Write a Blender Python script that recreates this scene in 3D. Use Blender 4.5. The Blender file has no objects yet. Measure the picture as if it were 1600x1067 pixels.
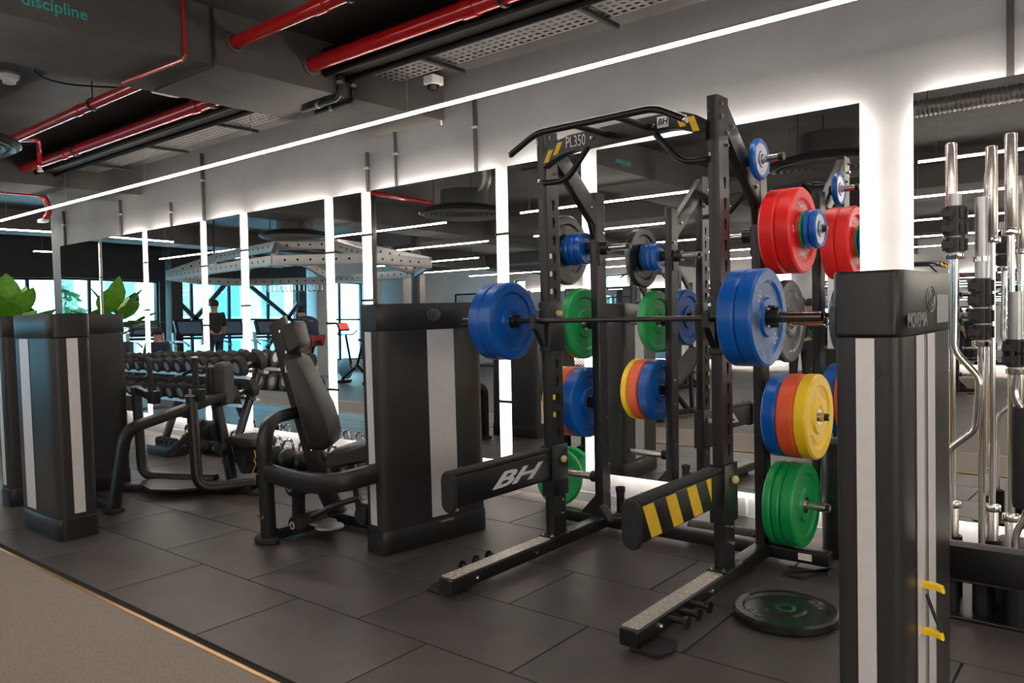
import bpy, bmesh, math, random
from mathutils import Vector, Matrix, Euler
random.seed(7)
PI = math.pi
scn = bpy.context.scene
COL = scn.collection

# ------------------------------------------------------------------ camera
cam_d = bpy.data.cameras.new('camera'); cam = bpy.data.objects.new('camera', cam_d); COL.objects.link(cam)
F_PX, YAW, PITCH, ROLL, CAM_Z = 1218.3, math.radians(39.393), math.radians(2.314), math.radians(-1.544), 1.40
_fw = Vector((-math.sin(YAW)*math.cos(PITCH), math.cos(YAW)*math.cos(PITCH), -math.sin(PITCH)))
_r0 = Vector((math.cos(YAW), math.sin(YAW), 0)); _u0 = _r0.cross(_fw)
_r = math.cos(ROLL)*_r0 + math.sin(ROLL)*_u0; _u = -math.sin(ROLL)*_r0 + math.cos(ROLL)*_u0
cam.matrix_world = Matrix(((_r.x,_u.x,-_fw.x,0),(_r.y,_u.y,-_fw.y,0),(_r.z,_u.z,-_fw.z,CAM_Z),(0,0,0,1)))
cam_d.sensor_width = 36; cam_d.lens = F_PX*36/1600; cam_d.clip_start = .05; cam_d.clip_end = 200
scn.camera = cam

# ------------------------------------------------------------------ world, exposure, light levels
w = bpy.data.worlds.new('world'); scn.world = w; w.use_nodes = True
_bg = w.node_tree.nodes['Background']; _bg.inputs[0].default_value = (.82, .95, 1.0, 1); _bg.inputs[1].default_value = 11.0
vs = scn.view_settings
vs.view_transform = 'Standard'; vs.look = 'None'; vs.gamma = 1; vs.use_curve_mapping = False; vs.exposure = 0.0
E_PENDANT, E_STRIP = 58.0, 125.0        # pendant tubes, strips behind the mirrors

# ------------------------------------------------------------------ materials
MAT = {}
def mat(name, col, rough=.5, metal=0., noise=0., nscale=8., bump=0., bscale=60., spec=.5, emit=None, estr=0., coat=0.):
    m = bpy.data.materials.new(name); m.use_nodes = True; nt = m.node_tree; b = nt.nodes['Principled BSDF']
    b.inputs['Base Color'].default_value = (*col, 1); b.inputs['Roughness'].default_value = rough
    b.inputs['Metallic'].default_value = metal; b.inputs['Specular IOR Level'].default_value = spec
    if coat: b.inputs['Coat Weight'].default_value = coat; b.inputs['Coat Roughness'].default_value = .12
    if emit: b.inputs['Emission Color'].default_value = (*emit, 1); b.inputs['Emission Strength'].default_value = estr
    if noise or bump:
        tc = nt.nodes.new('ShaderNodeTexCoord')
    if noise:
        n = nt.nodes.new('ShaderNodeTexNoise'); n.inputs['Scale'].default_value = nscale; n.inputs['Detail'].default_value = 6
        n.inputs['Roughness'].default_value = .62
        nt.links.new(tc.outputs['Object'], n.inputs['Vector'])
        r = nt.nodes.new('ShaderNodeValToRGB')
        r.color_ramp.elements[0].position = .3; r.color_ramp.elements[1].position = .72
        r.color_ramp.elements[0].color = (*[max(0, c*(1-noise)) for c in col], 1)
        r.color_ramp.elements[1].color = (*[min(1, c*(1+noise)) for c in col], 1)
        nt.links.new(n.outputs['Fac'], r.inputs['Fac']); nt.links.new(r.outputs['Color'], b.inputs['Base Color'])
    if bump:
        n2 = nt.nodes.new('ShaderNodeTexNoise'); n2.inputs['Scale'].default_value = bscale; n2.inputs['Detail'].default_value = 3
        nt.links.new(tc.outputs['Object'], n2.inputs['Vector'])
        bp = nt.nodes.new('ShaderNodeBump'); bp.inputs['Strength'].default_value = bump; bp.inputs['Distance'].default_value = .004
        nt.links.new(n2.outputs['Fac'], bp.inputs['Height']); nt.links.new(bp.outputs['Normal'], b.inputs['Normal'])
    MAT[name] = m; return m
mat('rubber', (.066,.057,.0545), .42, noise=.30, nscale=3.2, bump=.25, bscale=140)
mat('rubber_far', (.080,.070,.065), .55, noise=.25, nscale=1.4)
mat('joint', (.018,.016,.015), .8, noise=.2)
mat('carpet', (.31,.265,.235), .95, noise=.22, nscale=90, bump=.25, bscale=420, spec=.15)
mat('brass', (.80,.50,.24), .32, .9, noise=.08)
mat('plaster', (.155,.160,.170), .75, noise=.13, nscale=1.6, bump=.12, bscale=25)
mat('ceiling_black', (.060,.056,.054), .6, noise=.35, nscale=2.2, bump=.2, bscale=10)
mat('beam_grey', (.060,.056,.055), .8, noise=.22, nscale=2.5, bump=.15, bscale=18)
mat('wall_dark', (.04,.04,.042), .8, noise=.2, nscale=2)
mat('wall_white', (.58,.58,.59), .8, noise=.08, nscale=2)
mat('column_grey', (.36,.355,.35), .8, noise=.08, nscale=2)
mat('mirror', (.91,.92,.92), 0.0, 1.0)
mat('mirror_back', (.10,.10,.10), .6, noise=.1)
mat('black_metal', (.010,.010,.012), .36, .0, noise=.15, nscale=20, bump=.06, bscale=300, spec=.40)
mat('duct_black', (.004,.004,.004), .6, noise=.2, spec=.2)
mat('dark_metal', (.024,.024,.026), .40, .3, noise=.12, nscale=14)
mat('black_plastic', (.017,.017,.019), .36, noise=.12, nscale=12, bump=.05, bscale=380, spec=.35)
mat('body_plastic', (.026,.025,.026), .34, noise=.10, nscale=9, spec=.35)
mat('silver', (.66,.655,.67), .45, .25, noise=.05, nscale=30)
mat('steel_grey', (.42,.43,.45), .35, .7, noise=.08, nscale=9)
mat('chrome', (.78,.76,.75), .12, 1., noise=.05, nscale=6)
mat('satin', (.60,.57,.55), .26, 1., noise=.10, nscale=24)
mat('sleeve', (.20,.165,.15), .22, 1., noise=.15, nscale=18)
mat('bar_steel', (.06,.055,.055), .35, .8, noise=.12, nscale=30)
mat('cushion', (.024,.021,.020), .52, noise=.15, nscale=15, bump=.10, bscale=260)
mat('foam', (.011,.011,.012), .7, noise=.2, nscale=30, bump=.25, bscale=300)
mat('hole', (.004,.004,.004), .9, noise=.1)  # near-black painted as the shade inside slots and holes
mat('yellow', (.86,.56,.01), .45, noise=.10, nscale=18)
mat('pale_yellow', (.74,.58,.28), .5, noise=.08)
mat('white', (.78,.78,.78), .5, noise=.04)
mat('letter_white', (.72,.74,.80), .5, noise=.05)
mat('letter_grey', (.20,.20,.21), .4, noise=.05)
mat('logo_grey', (.30,.30,.32), .35, .4, noise=.05)
mat('teal', (.02,.30,.31), .5, noise=.05)
mat('plate_blue', (.002,.092,.42), .30, noise=.08, nscale=10, spec=.4)
mat('plate_blue_worn', (.085,.16,.34), .32, .25, noise=.65, nscale=12, bump=.1, bscale=60)
mat('plate_red', (.74,.012,.012), .42, noise=.06, nscale=8)
mat('plate_orange', (.76,.10,.03), .46, noise=.08, nscale=8)
mat('plate_yellow', (.90,.60,.015), .40, noise=.06, nscale=8)
mat('plate_green', (.004,.30,.075), .36, noise=.10, nscale=8)
mat('plate_black', (.012,.013,.013), .27, noise=.3, nscale=12)
mat('face_silver', (.62,.63,.66), .38, .5, noise=.1, nscale=14)
mat('plate_grey', (.11,.12,.13), .24, .5, noise=.25, nscale=12)
mat('red_pipe', (.42,.006,.008), .20, noise=.08, nscale=6, coat=.5)
mat('galvanised', (.30,.29,.28), .40, .7, noise=.15, nscale=10)
mat('rig_grey', (.42,.42,.42), .45, .3, noise=.08)
mat('tread', (.66,.62,.58), .28, .55, noise=.30, nscale=70, bump=.5, bscale=110)
mat('led', (.9,.9,.9), .5, emit=(1.0,.88,.77), estr=E_PENDANT)
mat('led_back', (.9,.9,.9), .5, emit=(1.0,.88,.76), estr=E_STRIP)
mat('led_gap_fill', (.9,.9,.9), .5, emit=(1.0,.90,.80), estr=14.0)  # dim glow added to lift the dark gap at the far left
mat('screen', (.02,.02,.03), .2, emit=(.05,.08,.12), estr=.6)
mat('screen_red', (.3,.02,.02), .3, emit=(1,.05,.04), estr=1.2)
mat('leaf', (.10,.27,.022), .40, noise=.35, nscale=14, bump=.2, bscale=40)
mat('leaf_dark', (.03,.11,.03), .45, noise=.3, nscale=10)
mat('stem', (.10,.07,.04), .7, noise=.2)
mat('soil', (.03,.022,.016), .9, noise=.4, nscale=50)
mat('skin', (.42,.22,.14), .5, noise=.05)
mat('cloth_black', (.018,.018,.021), .8, noise=.15)
mat('cloth_navy', (.02,.035,.07), .8, noise=.15)
mat('cloth_red', (.30,.04,.04), .8, noise=.15)
mat('cloth_green', (.02,.10,.07), .8, noise=.15)
mat('hair', (.012,.010,.009), .6, noise=.2)
mat('facade', (.80,.82,.84), .8, noise=.06, nscale=.6)
mat('facade_glass', (.12,.20,.26), .2, noise=.1)
mat('mesh_metal', (.10,.10,.10), .5, .5, noise=.1)
def glass_mat(name, tint):
    m = bpy.data.materials.new(name); m.use_nodes = True; nt = m.node_tree; nt.nodes.clear()
    o = nt.nodes.new('ShaderNodeOutputMaterial'); mx = nt.nodes.new('ShaderNodeMixShader'); mx.inputs[0].default_value = .08
    t = nt.nodes.new('ShaderNodeBsdfTransparent'); t.inputs[0].default_value = (*tint,1)
    g = nt.nodes.new('ShaderNodeBsdfGlossy'); g.inputs['Roughness'].default_value = .02
    nt.links.new(t.outputs[0], mx.inputs[1]); nt.links.new(g.outputs[0], mx.inputs[2]); nt.links.new(mx.outputs[0], o.inputs[0]); MAT[name] = m
glass_mat('glass', (.66,.92,1)); glass_mat('glass_warm_fill', (.74,.66,.58))  # warm tint neutralises the blue daylight from the added right-hand windows

# ------------------------------------------------------------------ mesh helpers
def V(*a): return Vector(a)
def fillet(pts, rad, seg=5):
    pts = [Vector(p) for p in pts]; out = [pts[0]]
    for i in range(1, len(pts)-1):
        a, b, c = pts[i-1], pts[i], pts[i+1]
        d1, d2 = (a-b), (c-b); r = min(rad, d1.length*.49, d2.length*.49)
        p, q = b+d1.normalized()*r, b+d2.normalized()*r
        for k in range(seg+1):
            t = k/seg; out.append(p*(1-t)**2 + b*2*t*(1-t) + q*t*t)
    out.append(pts[-1]); return out
def rrect(w, h, r, n=4):
    out = []
    for cx, cy, a0 in ((w/2-r, h/2-r, 0), (-w/2+r, h/2-r, PI/2), (-w/2+r, -h/2+r, PI), (w/2-r, -h/2+r, 1.5*PI)):
        for k in range(n+1): a = a0+PI/2*k/n; out.append((cx+r*math.cos(a), cy+r*math.sin(a)))
    return out
def circ(r, n): return [(r*math.cos(2*PI*k/n), r*math.sin(2*PI*k/n)) for k in range(n)]
class B:
    def __init__(s): s.v = []; s.f = []
    def add(s, vs, fs): o = len(s.v); s.v += [tuple(x) for x in vs]; s.f += [tuple(i+o for i in f) for f in fs]; return s
    def box(s, c, d, M=None):
        vs = []
        for z in (-1,1):
            for y in (-1,1):
                for x in (-1,1):
                    p = Vector((x*d[0]/2, y*d[1]/2, z*d[2]/2)); p = (M @ p if M else p)+Vector(c); vs.append(p)
        return s.add(vs, [(0,2,3,1),(4,5,7,6),(0,1,5,4),(2,6,7,3),(0,4,6,2),(1,3,7,5)])
    def bb(s, x0,x1,y0,y1,z0,z1): return s.box(((x0+x1)/2,(y0+y1)/2,(z0+z1)/2), (abs(x1-x0),abs(y1-y0),abs(z1-z0)))
    def loft(s, rings, cap=True, closed=False):
        n = len(rings[0]); vs = [p for r in rings for p in r]; fs = []
        m = len(rings)
        for i in range(m if closed else m-1):
            for k in range(n):
                a, b = i*n+k, i*n+(k+1)%n; c, d = ((i+1)%m)*n+(k+1)%n, ((i+1)%m)*n+k; fs.append((a,b,c,d))
        if cap and not closed: fs += [tuple(range(n-1,-1,-1)), tuple(range((m-1)*n, m*n))]
        return s.add(vs, fs)
    def prism(s, poly, axis, a, b, ch=0.):
        """extrude a 2-D outline along an axis (x: outline in y,z / y: x,z / z: x,y), ends chamfered by ch"""
        cx = sum(p[0] for p in poly)/len(poly); cy = sum(p[1] for p in poly)/len(poly)
        def ring(t, k):
            out = []
            for p in poly:
                u, v = p
                if k:
                    d = math.hypot(u-cx, v-cy) or 1; q = max(0, 1-k/d); u, v = cx+(u-cx)*q, cy+(v-cy)*q
                out.append({'x': (t,u,v), 'y': (u,t,v), 'z': (u,v,t)}[axis])
            return out
        sg = 1 if b > a else -1
        rs = [ring(a, ch), ring(a+sg*ch, 0), ring(b-sg*ch, 0), ring(b, ch)] if ch else [ring(a,0), ring(b,0)]
        return s.loft(rs)
    def rbox(s, c, d, r=.01, axis='z', ch=.006, n=3):
        if axis == 'z': pl = [(p[0]+c[0], p[1]+c[1]) for p in rrect(d[0], d[1], r, n)]; return s.prism(pl, 'z', c[2]-d[2]/2, c[2]+d[2]/2, ch)
        if axis == 'x': pl = [(p[0]+c[1], p[1]+c[2]) for p in rrect(d[1], d[2], r, n)]; return s.prism(pl, 'x', c[0]-d[0]/2, c[0]+d[0]/2, ch)
        pl = [(p[0]+c[0], p[1]+c[2]) for p in rrect(d[0], d[2], r, n)]; return s.prism(pl, 'y', c[1]-d[1]/2, c[1]+d[1]/2, ch)
    def sweep(s, pts, sec, up=(0,0,1), cap=True):
        pts = [Vector(p) for p in pts]; rings = []; up = Vector(up); prevn = None
        for i, p in enumerate(pts):
            t = (pts[min(i+1, len(pts)-1)]-pts[max(i-1, 0)]).normalized()
            nrm = up if prevn is None else prevn
            nrm = nrm - t*nrm.dot(t)
            if nrm.length < 1e-4: nrm = Vector((1,0,0)) - t*t.x
            nrm.normalize(); bi = t.cross(nrm); prevn = nrm
            rings.append([p + bi*q[0] + nrm*q[1] for q in sec])
        return s.loft(rings, cap)
    def tube(s, pts, r, n=10, fil=0, up=(0,0,1), seg=5): return s.sweep(fillet(pts, fil, seg) if fil else pts, circ(r, n), up)
    def beam(s, pts, w, h, up=(0,0,1), r=.008, fil=0, seg=5): return s.sweep(fillet(pts, fil, seg) if fil else pts, rrect(w, h, min(r, w*.45, h*.45), 2), up)
    def cyl(s, p0, p1, r, n=14, r1=None):
        p0, p1 = Vector(p0), Vector(p1); t = (p1-p0).normalized(); a = Vector((0,0,1)) if abs(t.z) < .9 else Vector((1,0,0))
        u = t.cross(a).normalized(); v = t.cross(u); r1 = r if r1 is None else r1
        return s.loft([[p+u*(q[0])*rr+v*q[1]*rr for q in circ(1, n)] for p, rr in ((p0, r), (p1, r1))])
    def lathe(s, prof, o=(0,0,0), axis='z', n=32, closed=False):
        """prof = [(radius, height)...] around an axis through o"""
        rings = []
        for r, h in prof:
            ring = []
            for k in range(n):
                a = 2*PI*k/n; x, y = r*math.cos(a), r*math.sin(a)
                p = {'z': (x,y,h), 'x': (h,x,y), 'y': (y,h,x)}[axis]; ring.append((p[0]+o[0], p[1]+o[1], p[2]+o[2]))
            rings.append(ring)
        return s.loft(rings, cap=not closed, closed=closed)
    def bolt(s, p, axis, r=.010, h=.008):
        d = Vector(axis); p = Vector(p); s.cyl(p, p+d*h, r, 8); s.cyl(p+d*h, p+d*(h*1.8), r*.55, 6); return s
    def mesh(s, name, ang=35):
        me = bpy.data.meshes.new(name); me.from_pydata(s.v, [], s.f)
        bm = bmesh.new(); bm.from_mesh(me); bmesh.ops.recalc_face_normals(bm, faces=bm.faces); bm.to_mesh(me); bm.free()
        me.polygons.foreach_set('use_smooth', [True]*len(me.polygons)); me.set_sharp_from_angle(angle=math.radians(ang)); me.update(); return me
    def build(s, name, m, parent=None, ang=35, label=None):
        if name == 'bolt' and len(s.v) > 28:             # every bolt head is a piece of its own (28 vertices each)
            for i in range(len(s.v)//28):
                q = B(); q.v = s.v[i*28:(i+1)*28]; q.f = [tuple(k-i*28 for k in f) for f in s.f if i*28 <= f[0] < (i+1)*28]; o = q.build('bolt', m, parent, ang)
            return o
        if parent:
            off = Vector((0,0,0)); p = parent
            while p: off += p.location; p = p.parent
            s.v = [(x[0]-off.x, x[1]-off.y, x[2]-off.z) for x in s.v]
        me = s.mesh(name, ang); me.materials.append(MAT[m])
        o = bpy.data.objects.new(name, me); COL.objects.link(o)
        if parent: o.parent = parent
        if label: o['label'] = label
        return o
    def own(s, name, m, loc, ang=35):
        """a top-level mesh whose origin is put at loc"""
        s.v = [(x[0]-loc[0], x[1]-loc[1], x[2]-loc[2]) for x in s.v]
        o = s.build(name, m, None, ang); o.location = loc; return o
def tag(o, label, cat, group=None, kind=None):
    o['label'] = label; o['category'] = cat
    if group: o['group'] = group
    if kind: o['kind'] = kind
    return o
def thing(name, label, cat, loc=(0,0,0), group=None):
    o = bpy.data.objects.new(name, None); COL.objects.link(o); o.location = loc; o.empty_display_size = .1
    return tag(o, label, cat, group)
def struct(o, label, cat='structure'):
    o['kind'] = 'structure'; o['label'] = label; o['category'] = cat; return o
def copy_tree(o, parent=None, **kw):
    c = o.copy(); COL.objects.link(c)
    if parent: c.parent = parent
    for ch in o.children: copy_tree(ch, c)
    return c
def text(name, s_, size, m, parent, M, shear=0, sx=1., depth=.001, align='CENTER', bold=.0):
    cu = bpy.data.curves.new(name, 'FONT'); cu.body = s_; cu.size = size; cu.extrude = depth; cu.shear = shear; cu.align_x = align; cu.align_y = 'CENTER'; cu.offset = bold
    cu.resolution_u = 3
    t = bpy.data.objects.new(name, cu); COL.objects.link(t)
    dg = bpy.context.evaluated_depsgraph_get(); me = bpy.data.meshes.new_from_object(t.evaluated_get(dg)); bpy.data.objects.remove(t)
    me.transform(Matrix.Diagonal((sx,1,1,1))); me.name = name
    off = Vector((0,0,0)); p = parent
    while p: off += p.location; p = p.parent
    me.transform(Matrix.Translation(-off) @ M); me.materials.clear(); me.materials.append(MAT[m])
    o = bpy.data.objects.new(name, me); COL.objects.link(o); o.parent = parent; return o
def frame_x(p, flip=1):   # text plane facing +x (reading towards +y) or, flip=-1, facing -x
    return Matrix(((0,0,flip,p[0]),(flip,0,0,p[1]),(0,1,0,p[2]),(0,0,0,1)))
def frame_y(p):           # text plane facing -y, reading towards +x
    return Matrix(((1,0,0,p[0]),(0,0,-1,p[1]),(0,1,0,p[2]),(0,0,0,1)))
ORD = ['first','second','third','fourth','fifth','sixth','seventh','eighth','ninth','tenth','eleventh','twelfth','thirteenth','fourteenth','fifteenth','sixteenth','seventeenth','eighteenth']
# ------------------------------------------------------------------ the room
WY, MY, CZ = 4.66, 4.575, 3.31           # wall plane, mirror plane, ceiling height
XL, XR, YF, YB = -18.0, 6.0, -12.2, 9.0  # far window wall, right wall, wall behind, back of the side area
fl = B().bb(XL-.3, XR+.3, YF-.3, YB+.3, -.20, -.012).build('floor', 'rubber_far'); struct(fl, 'dark rubber gym floor with straight joints', 'floor')
far = B().bb(XL, XR, YF, .52, -.012, 0).build('rubber_sheet', 'rubber_far', fl)
B().bb(XL, -12.8, 1.70, YB, -.012, 0).build('rubber_sheet', 'rubber_far', fl)
TX, TY = .905, .546
tile = B().rbox((0,0,-.006), (TX-.008, TY-.008, .012), .004, 'z', .0018, 1).mesh('rubber_tile'); tile.materials.append(MAT['rubber'])
B().bb(-12.8, XR, 1.70, WY, -.0125, -.009).build('joint_bed', 'joint', fl)
for r in range(6):
    y0 = 2.258+(r-1)*TY; y1 = min(y0+TY, WY-.002)
    xo = -2.365 if r % 2 == 0 else -1.912
    for k in range(-12, 8):
        x = xo+(k+.5)*TX
        if x < -12.8+TX*.4 or x > XR-TX*.3: continue
        o = bpy.data.objects.new('rubber_tile', tile); COL.objects.link(o); o.parent = fl; o.location = (x, (y0+y1)/2, 0); o.scale = (1, (y1-y0-.004)/(TY-.008) if y1-y0 < TY-.01 else 1, 1)
cp = B().bb(XL, XR, .53, 1.655, -.012, .002).own('carpet_runner', 'carpet', (-7, 1.1, 0)); tag(cp, 'flat grey-brown carpet walkway in the lower left corner', 'carpet')
t1 = B().bb(XL, XR, 1.655, 1.672, -.012, .005).build('trim_1', 'brass'); struct(t1, 'thin gold metal strip edging the carpet nearest the rubber tiles', 'trim')
t2 = B().bb(XL, XR, .516, .531, -.012, .005).build('trim_2', 'brass'); struct(t2, 'thin gold metal strip on the far side of the carpet', 'trim')
XE = -12.58
wb = B().bb(XE, XR, WY, WY+.30, 0, CZ).build('wall_back', 'plaster'); struct(wb, 'pale grey plaster wall behind the mirrors', 'wall')
bbd = B().bb(XE, XR, WY-.012, WY, 0, .07).build('baseboard_back', 'plaster'); struct(bbd, 'low grey skirting along the mirror wall', 'baseboard')
ce = B().bb(XL-.3, XR+.3, YF-.3, YB+.3, CZ, CZ+.2).build('ceiling', 'ceiling_black'); struct(ce, 'black painted exposed ceiling', 'ceiling')
wn = B().bb(XL, XR, YB, YB+.3, 0, CZ).build('wall_side', 'wall_dark'); struct(wn, 'dark wall at the back of the side area', 'wall')
# beams across the ceiling, running towards the mirror wall
for i, (x0, x1, z) in enumerate(((-5.30,-4.48,2.96), (-10.45,-9.72,2.95), (-15.4,-14.7,2.95), (.75,1.5,2.95))):
    bm_ = B().bb(x0, x1, YF, (WY if i != 2 else YB), z, CZ).build('ceiling_beam', 'beam_grey')
    struct(bm_, ['wide dark concrete ceiling beam ending at the wall above the seated machine', 'dark ceiling beam meeting the mirror wall far on the left', 'dark ceiling beam furthest left near the windows', 'dark ceiling beam at the right end of the hall'][i], 'beam')
    if i == 0:
        text('lettering', 'discipline', .088, 'teal', bm_, frame_x((-4.4795, 1.735, 3.060)), depth=.0008, bold=.0012)
for i, y in enumerate((-2.4, -8.0)):
    struct(B().bb(XL, XR, y-.3, y+.3, 3.02, CZ).build('ceiling_beam', 'beam_grey'), 'dark cross beam on the ceiling, %s from the mirrors' % ('nearer' if i == 0 else 'farther'), 'beam')
# window wall at the far left end
def wall_with_openings(name, label, axis, pos, th, lo, hi, ops, m):
    b = B(); cur = lo
    def slab(a0, a1, z0, z1):
        if a1-a0 < .001 or z1-z0 < .001: return
        if axis == 'x': b.bb(pos-th, pos, a0, a1, z0, z1)
        else: b.bb(a0, a1, pos-th, pos, z0, z1)
    for (a0, a1, z0, z1) in sorted(ops):
        slab(cur, a0, 0, CZ); slab(a0, a1, 0, z0); slab(a0, a1, z1, CZ); cur = a1
    slab(cur, hi, 0, CZ)
    return struct(b.build(name, m), label, 'wall')
OPL = [(5.0, 8.6, .9, 2.34), (.22, 2.6, .35, 2.42), (-3.65, -.05, .35, 2.56)]
wall_with_openings('wall_left', 'dark end wall with large windows on the left', 'x', XL, .3, -4.2, YB, OPL, 'wall_dark')
wall_with_openings('wall_end', 'pale part of the left end wall beside the plaster column', 'x', XL, .3, YF, -4.2, [(-5.9, -4.3, .35, 2.60)], 'wall_white')
OPF = [(-17.4, -16.9, .9, 2.9), (-13.7, -12.8, .9, 2.9), (-8.4, -7.6, .9, 2.8)]
wall_with_openings('wall_front', 'pale wall across the hall seen in the mirrors', 'y', YF, .3, XL, XR, OPF, 'wall_white')
OPR = [(-6.5, -3.2, .5, 2.7), (-2.6, .7, .5, 2.7), (1.3, 3.6, .5, 2.7)]  # unseen openings, added so daylight falls on things from the right
wall_with_openings('wall_right', 'light wall closing the right end of the hall, with window openings added for side light', 'x', XR+.3, .3, YF, YB, OPR, 'wall_white')
nwin = [0]
def window(axis, pos, a0, a1, z0, z1, muls, trans, braces, label, glass='glass'):
    nwin[0] += 1
    def P(a, z, d=0): return (pos-.12+d, a, z) if axis == 'x' else (a, pos-.12+d, z)
    mid = P((a0+a1)/2, z0)
    root = bpy.data.objects.new('window_%d' % nwin[0], None); COL.objects.link(root); root.location = mid; struct(root, label, 'window')
    up = (1,0,0) if axis == 'x' else (0,1,0)
    b = B()
    for p, q in ((P(a0,z0),P(a1,z0)), (P(a0,z1),P(a1,z1)), (P(a0,z0),P(a0,z1)), (P(a1,z0),P(a1,z1))): b.beam([p,q], .09, .09, up)
    b.build('window_frame', 'dark_metal', root)
    for a in muls: B().beam([P(a,z0),P(a,z1)], .07, .07, up).build('mullion', 'dark_metal', root)
    for z in trans: B().beam([P(a0,z),P(a1,z)], .05, .05, up).build('transom', 'dark_metal', root)
    for (p, q) in braces: B().beam([P(*p,.10),P(*q,.10)], .11, .08, up).build('brace', 'dark_metal', root)
    ed = [a0]+list(muls)+[a1]
    for i in range(len(ed)-1):
        if axis == 'x': B().bb(pos-.125, pos-.115, ed[i], ed[i+1], z0, z1).build('pane', glass, root)
        else: B().bb(ed[i], ed[i+1], pos-.125, pos-.115, z0, z1).build('pane', glass, root)
window('x', XL, 5.0, 8.6, .9, 2.34, (6.2,7.4), (), (), 'window seen past the left end of the mirror wall')
window('x', XL, .22, 2.6, .35, 2.42, (1.75,), (), (), 'window with teal light and plants reflected in the mirrors')
window('x', XL, -3.65, -.05, .35, 2.56, (-.62, -1.62, -2.75), (1.52,), (((-.10,2.05),(-1.25,1.0)), ((-.10,.95),(-1.55,2.5)), ((-2.0,2.5),(-3.6,1.35)), ((-2.6,.75),(-3.62,1.95))), 'wide window with crossing dark braces behind the treadmills')
window('x', XL, -5.9, -4.3, .35, 2.60, (-5.1,), (1.52,), (), 'window to the right of the blue-lit pier')
for k, (a0, a1, z0, z1) in enumerate(OPF): window('y', YF, a0, a1, z0, z1, (), (1.6,), (), 'tall narrow window in the wall across the hall, %s from the left' % ORD[k])
for k, (a0, a1, z0, z1) in enumerate(OPR): window('x', XR+.3, a0, a1, z0, z1, ((a0+a1)/2,), (), (), 'window added to the unseen right end wall for side light, %s from the camera side' % ORD[k], 'glass_warm_fill')
# columns
def column(x, y, sx, sy, label, m='plaster'):
    struct(B().rbox((x,y,CZ/2), (sx,sy,CZ), .02, 'z', 0, 2).own('column', m, (x,y,0)), label, 'column')
column(-17.45, -3.92, .45, .55, 'pier lit blue beside the braced window', 'wall_white')
column(-16.1, -5.75, .85, .85, 'square plaster column across the hall with two visible sides', 'column_grey')
column(-17.6, .08, .30, .28, 'dark slim post between the far windows', 'wall_dark')
column(-5.3, -9.5, .8, .8, 'square plaster column farthest from the mirrors', 'wall_white')
# outside the windows
bo = thing('apartment_building', 'pale apartment building outside the far windows', 'building', (-30, -2, -3))
B().bb(-34, -30, -12, 2.0, -3, 9).build('facade', 'facade', bo)
for j in range(4):
    for i in range(6):
        y = -10.8+i*2.2; z = -.6+j*2.4
        if y > 1.2: continue
        wv = B().bb(-30.0, -29.93, y-.55, y+.55, z, z+1.4).build('window', 'facade_glass', bo)
def tree(loc, r, n, label):
    t = thing('tree', label, 'tree', loc)
    B().tube([(loc[0],loc[1],loc[2]), (loc[0]+.1,loc[1],loc[2]+2.4), (loc[0],loc[1]+.2,loc[2]+4.2)], .12, 8).build('trunk', 'stem', t)
    b = B()
    for i in range(n):
        d = Vector((random.gauss(0,1),random.gauss(0,1),random.gauss(0,.9))).normalized()*r*random.random()**.4
        c = Vector(loc)+V(0,.1,4.4)+d; u = Vector((random.gauss(0,1),random.gauss(0,1),random.gauss(0,1))).normalized()*.22; v = u.orthogonal().normalized()*.11
        b.add([c-u, c+v, c+u, c-v], [(0,1,2,3)])
    o = b.build('crown', 'leaf_dark', t); o['kind'] = 'stuff'
tree((-22.5, 1.4, -3), 1.5, 900, 'leafy tree outside the teal window')
tree((-23.5, 6.3, -3), 1.7, 900, 'leafy tree outside the window past the mirror wall')
# ------------------------------------------------------------------ mirrors with lit edges
GAPS = [-12.10, (-10.86,-10.75), (-9.61,-9.48), (-8.24,-8.11), (-7.44,-7.29), (-6.00,-5.87), (-5.47,-5.34), (-3.89,-3.77), (-3.10,-2.97), (-1.25,-.98), 1.05]
MZ0, MZ1 = .243, 2.487
names = ['far left end of the wall', 'second from the far left end', 'third from the far left end, behind the dumbbell rack', 'narrow panel right of the dumbbell rack', 'behind the headrest of the seated machine', 'narrowest panel of the wall', 'behind the tall machine tower in the middle', 'behind the left upright of the squat rack', 'behind the squat rack', 'behind the upright barbells on the right']
edges = []
for i in range(10):
    a = GAPS[i] if i == 0 else GAPS[i][1]; b = GAPS[i+1] if i == 9 else GAPS[i+1][0]; edges.append((a,b))
TILT = .0135                             # the mirrors lean back a little
def mirror_slab(x0, x1, d0, d1, z0, z1):
    y = lambda z, d: MY+d+(z-1.365)*TILT
    return B().add([(x0,y(z0,d0),z0),(x1,y(z0,d0),z0),(x1,y(z1,d0),z1),(x0,y(z1,d0),z1),(x0,y(z0,d1),z0),(x1,y(z0,d1),z0),(x1,y(z1,d1),z1),(x0,y(z1,d1),z1)], [(0,1,2,3),(4,7,6,5),(0,4,5,1),(1,5,6,2),(2,6,7,3),(3,7,4,0)])
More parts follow.
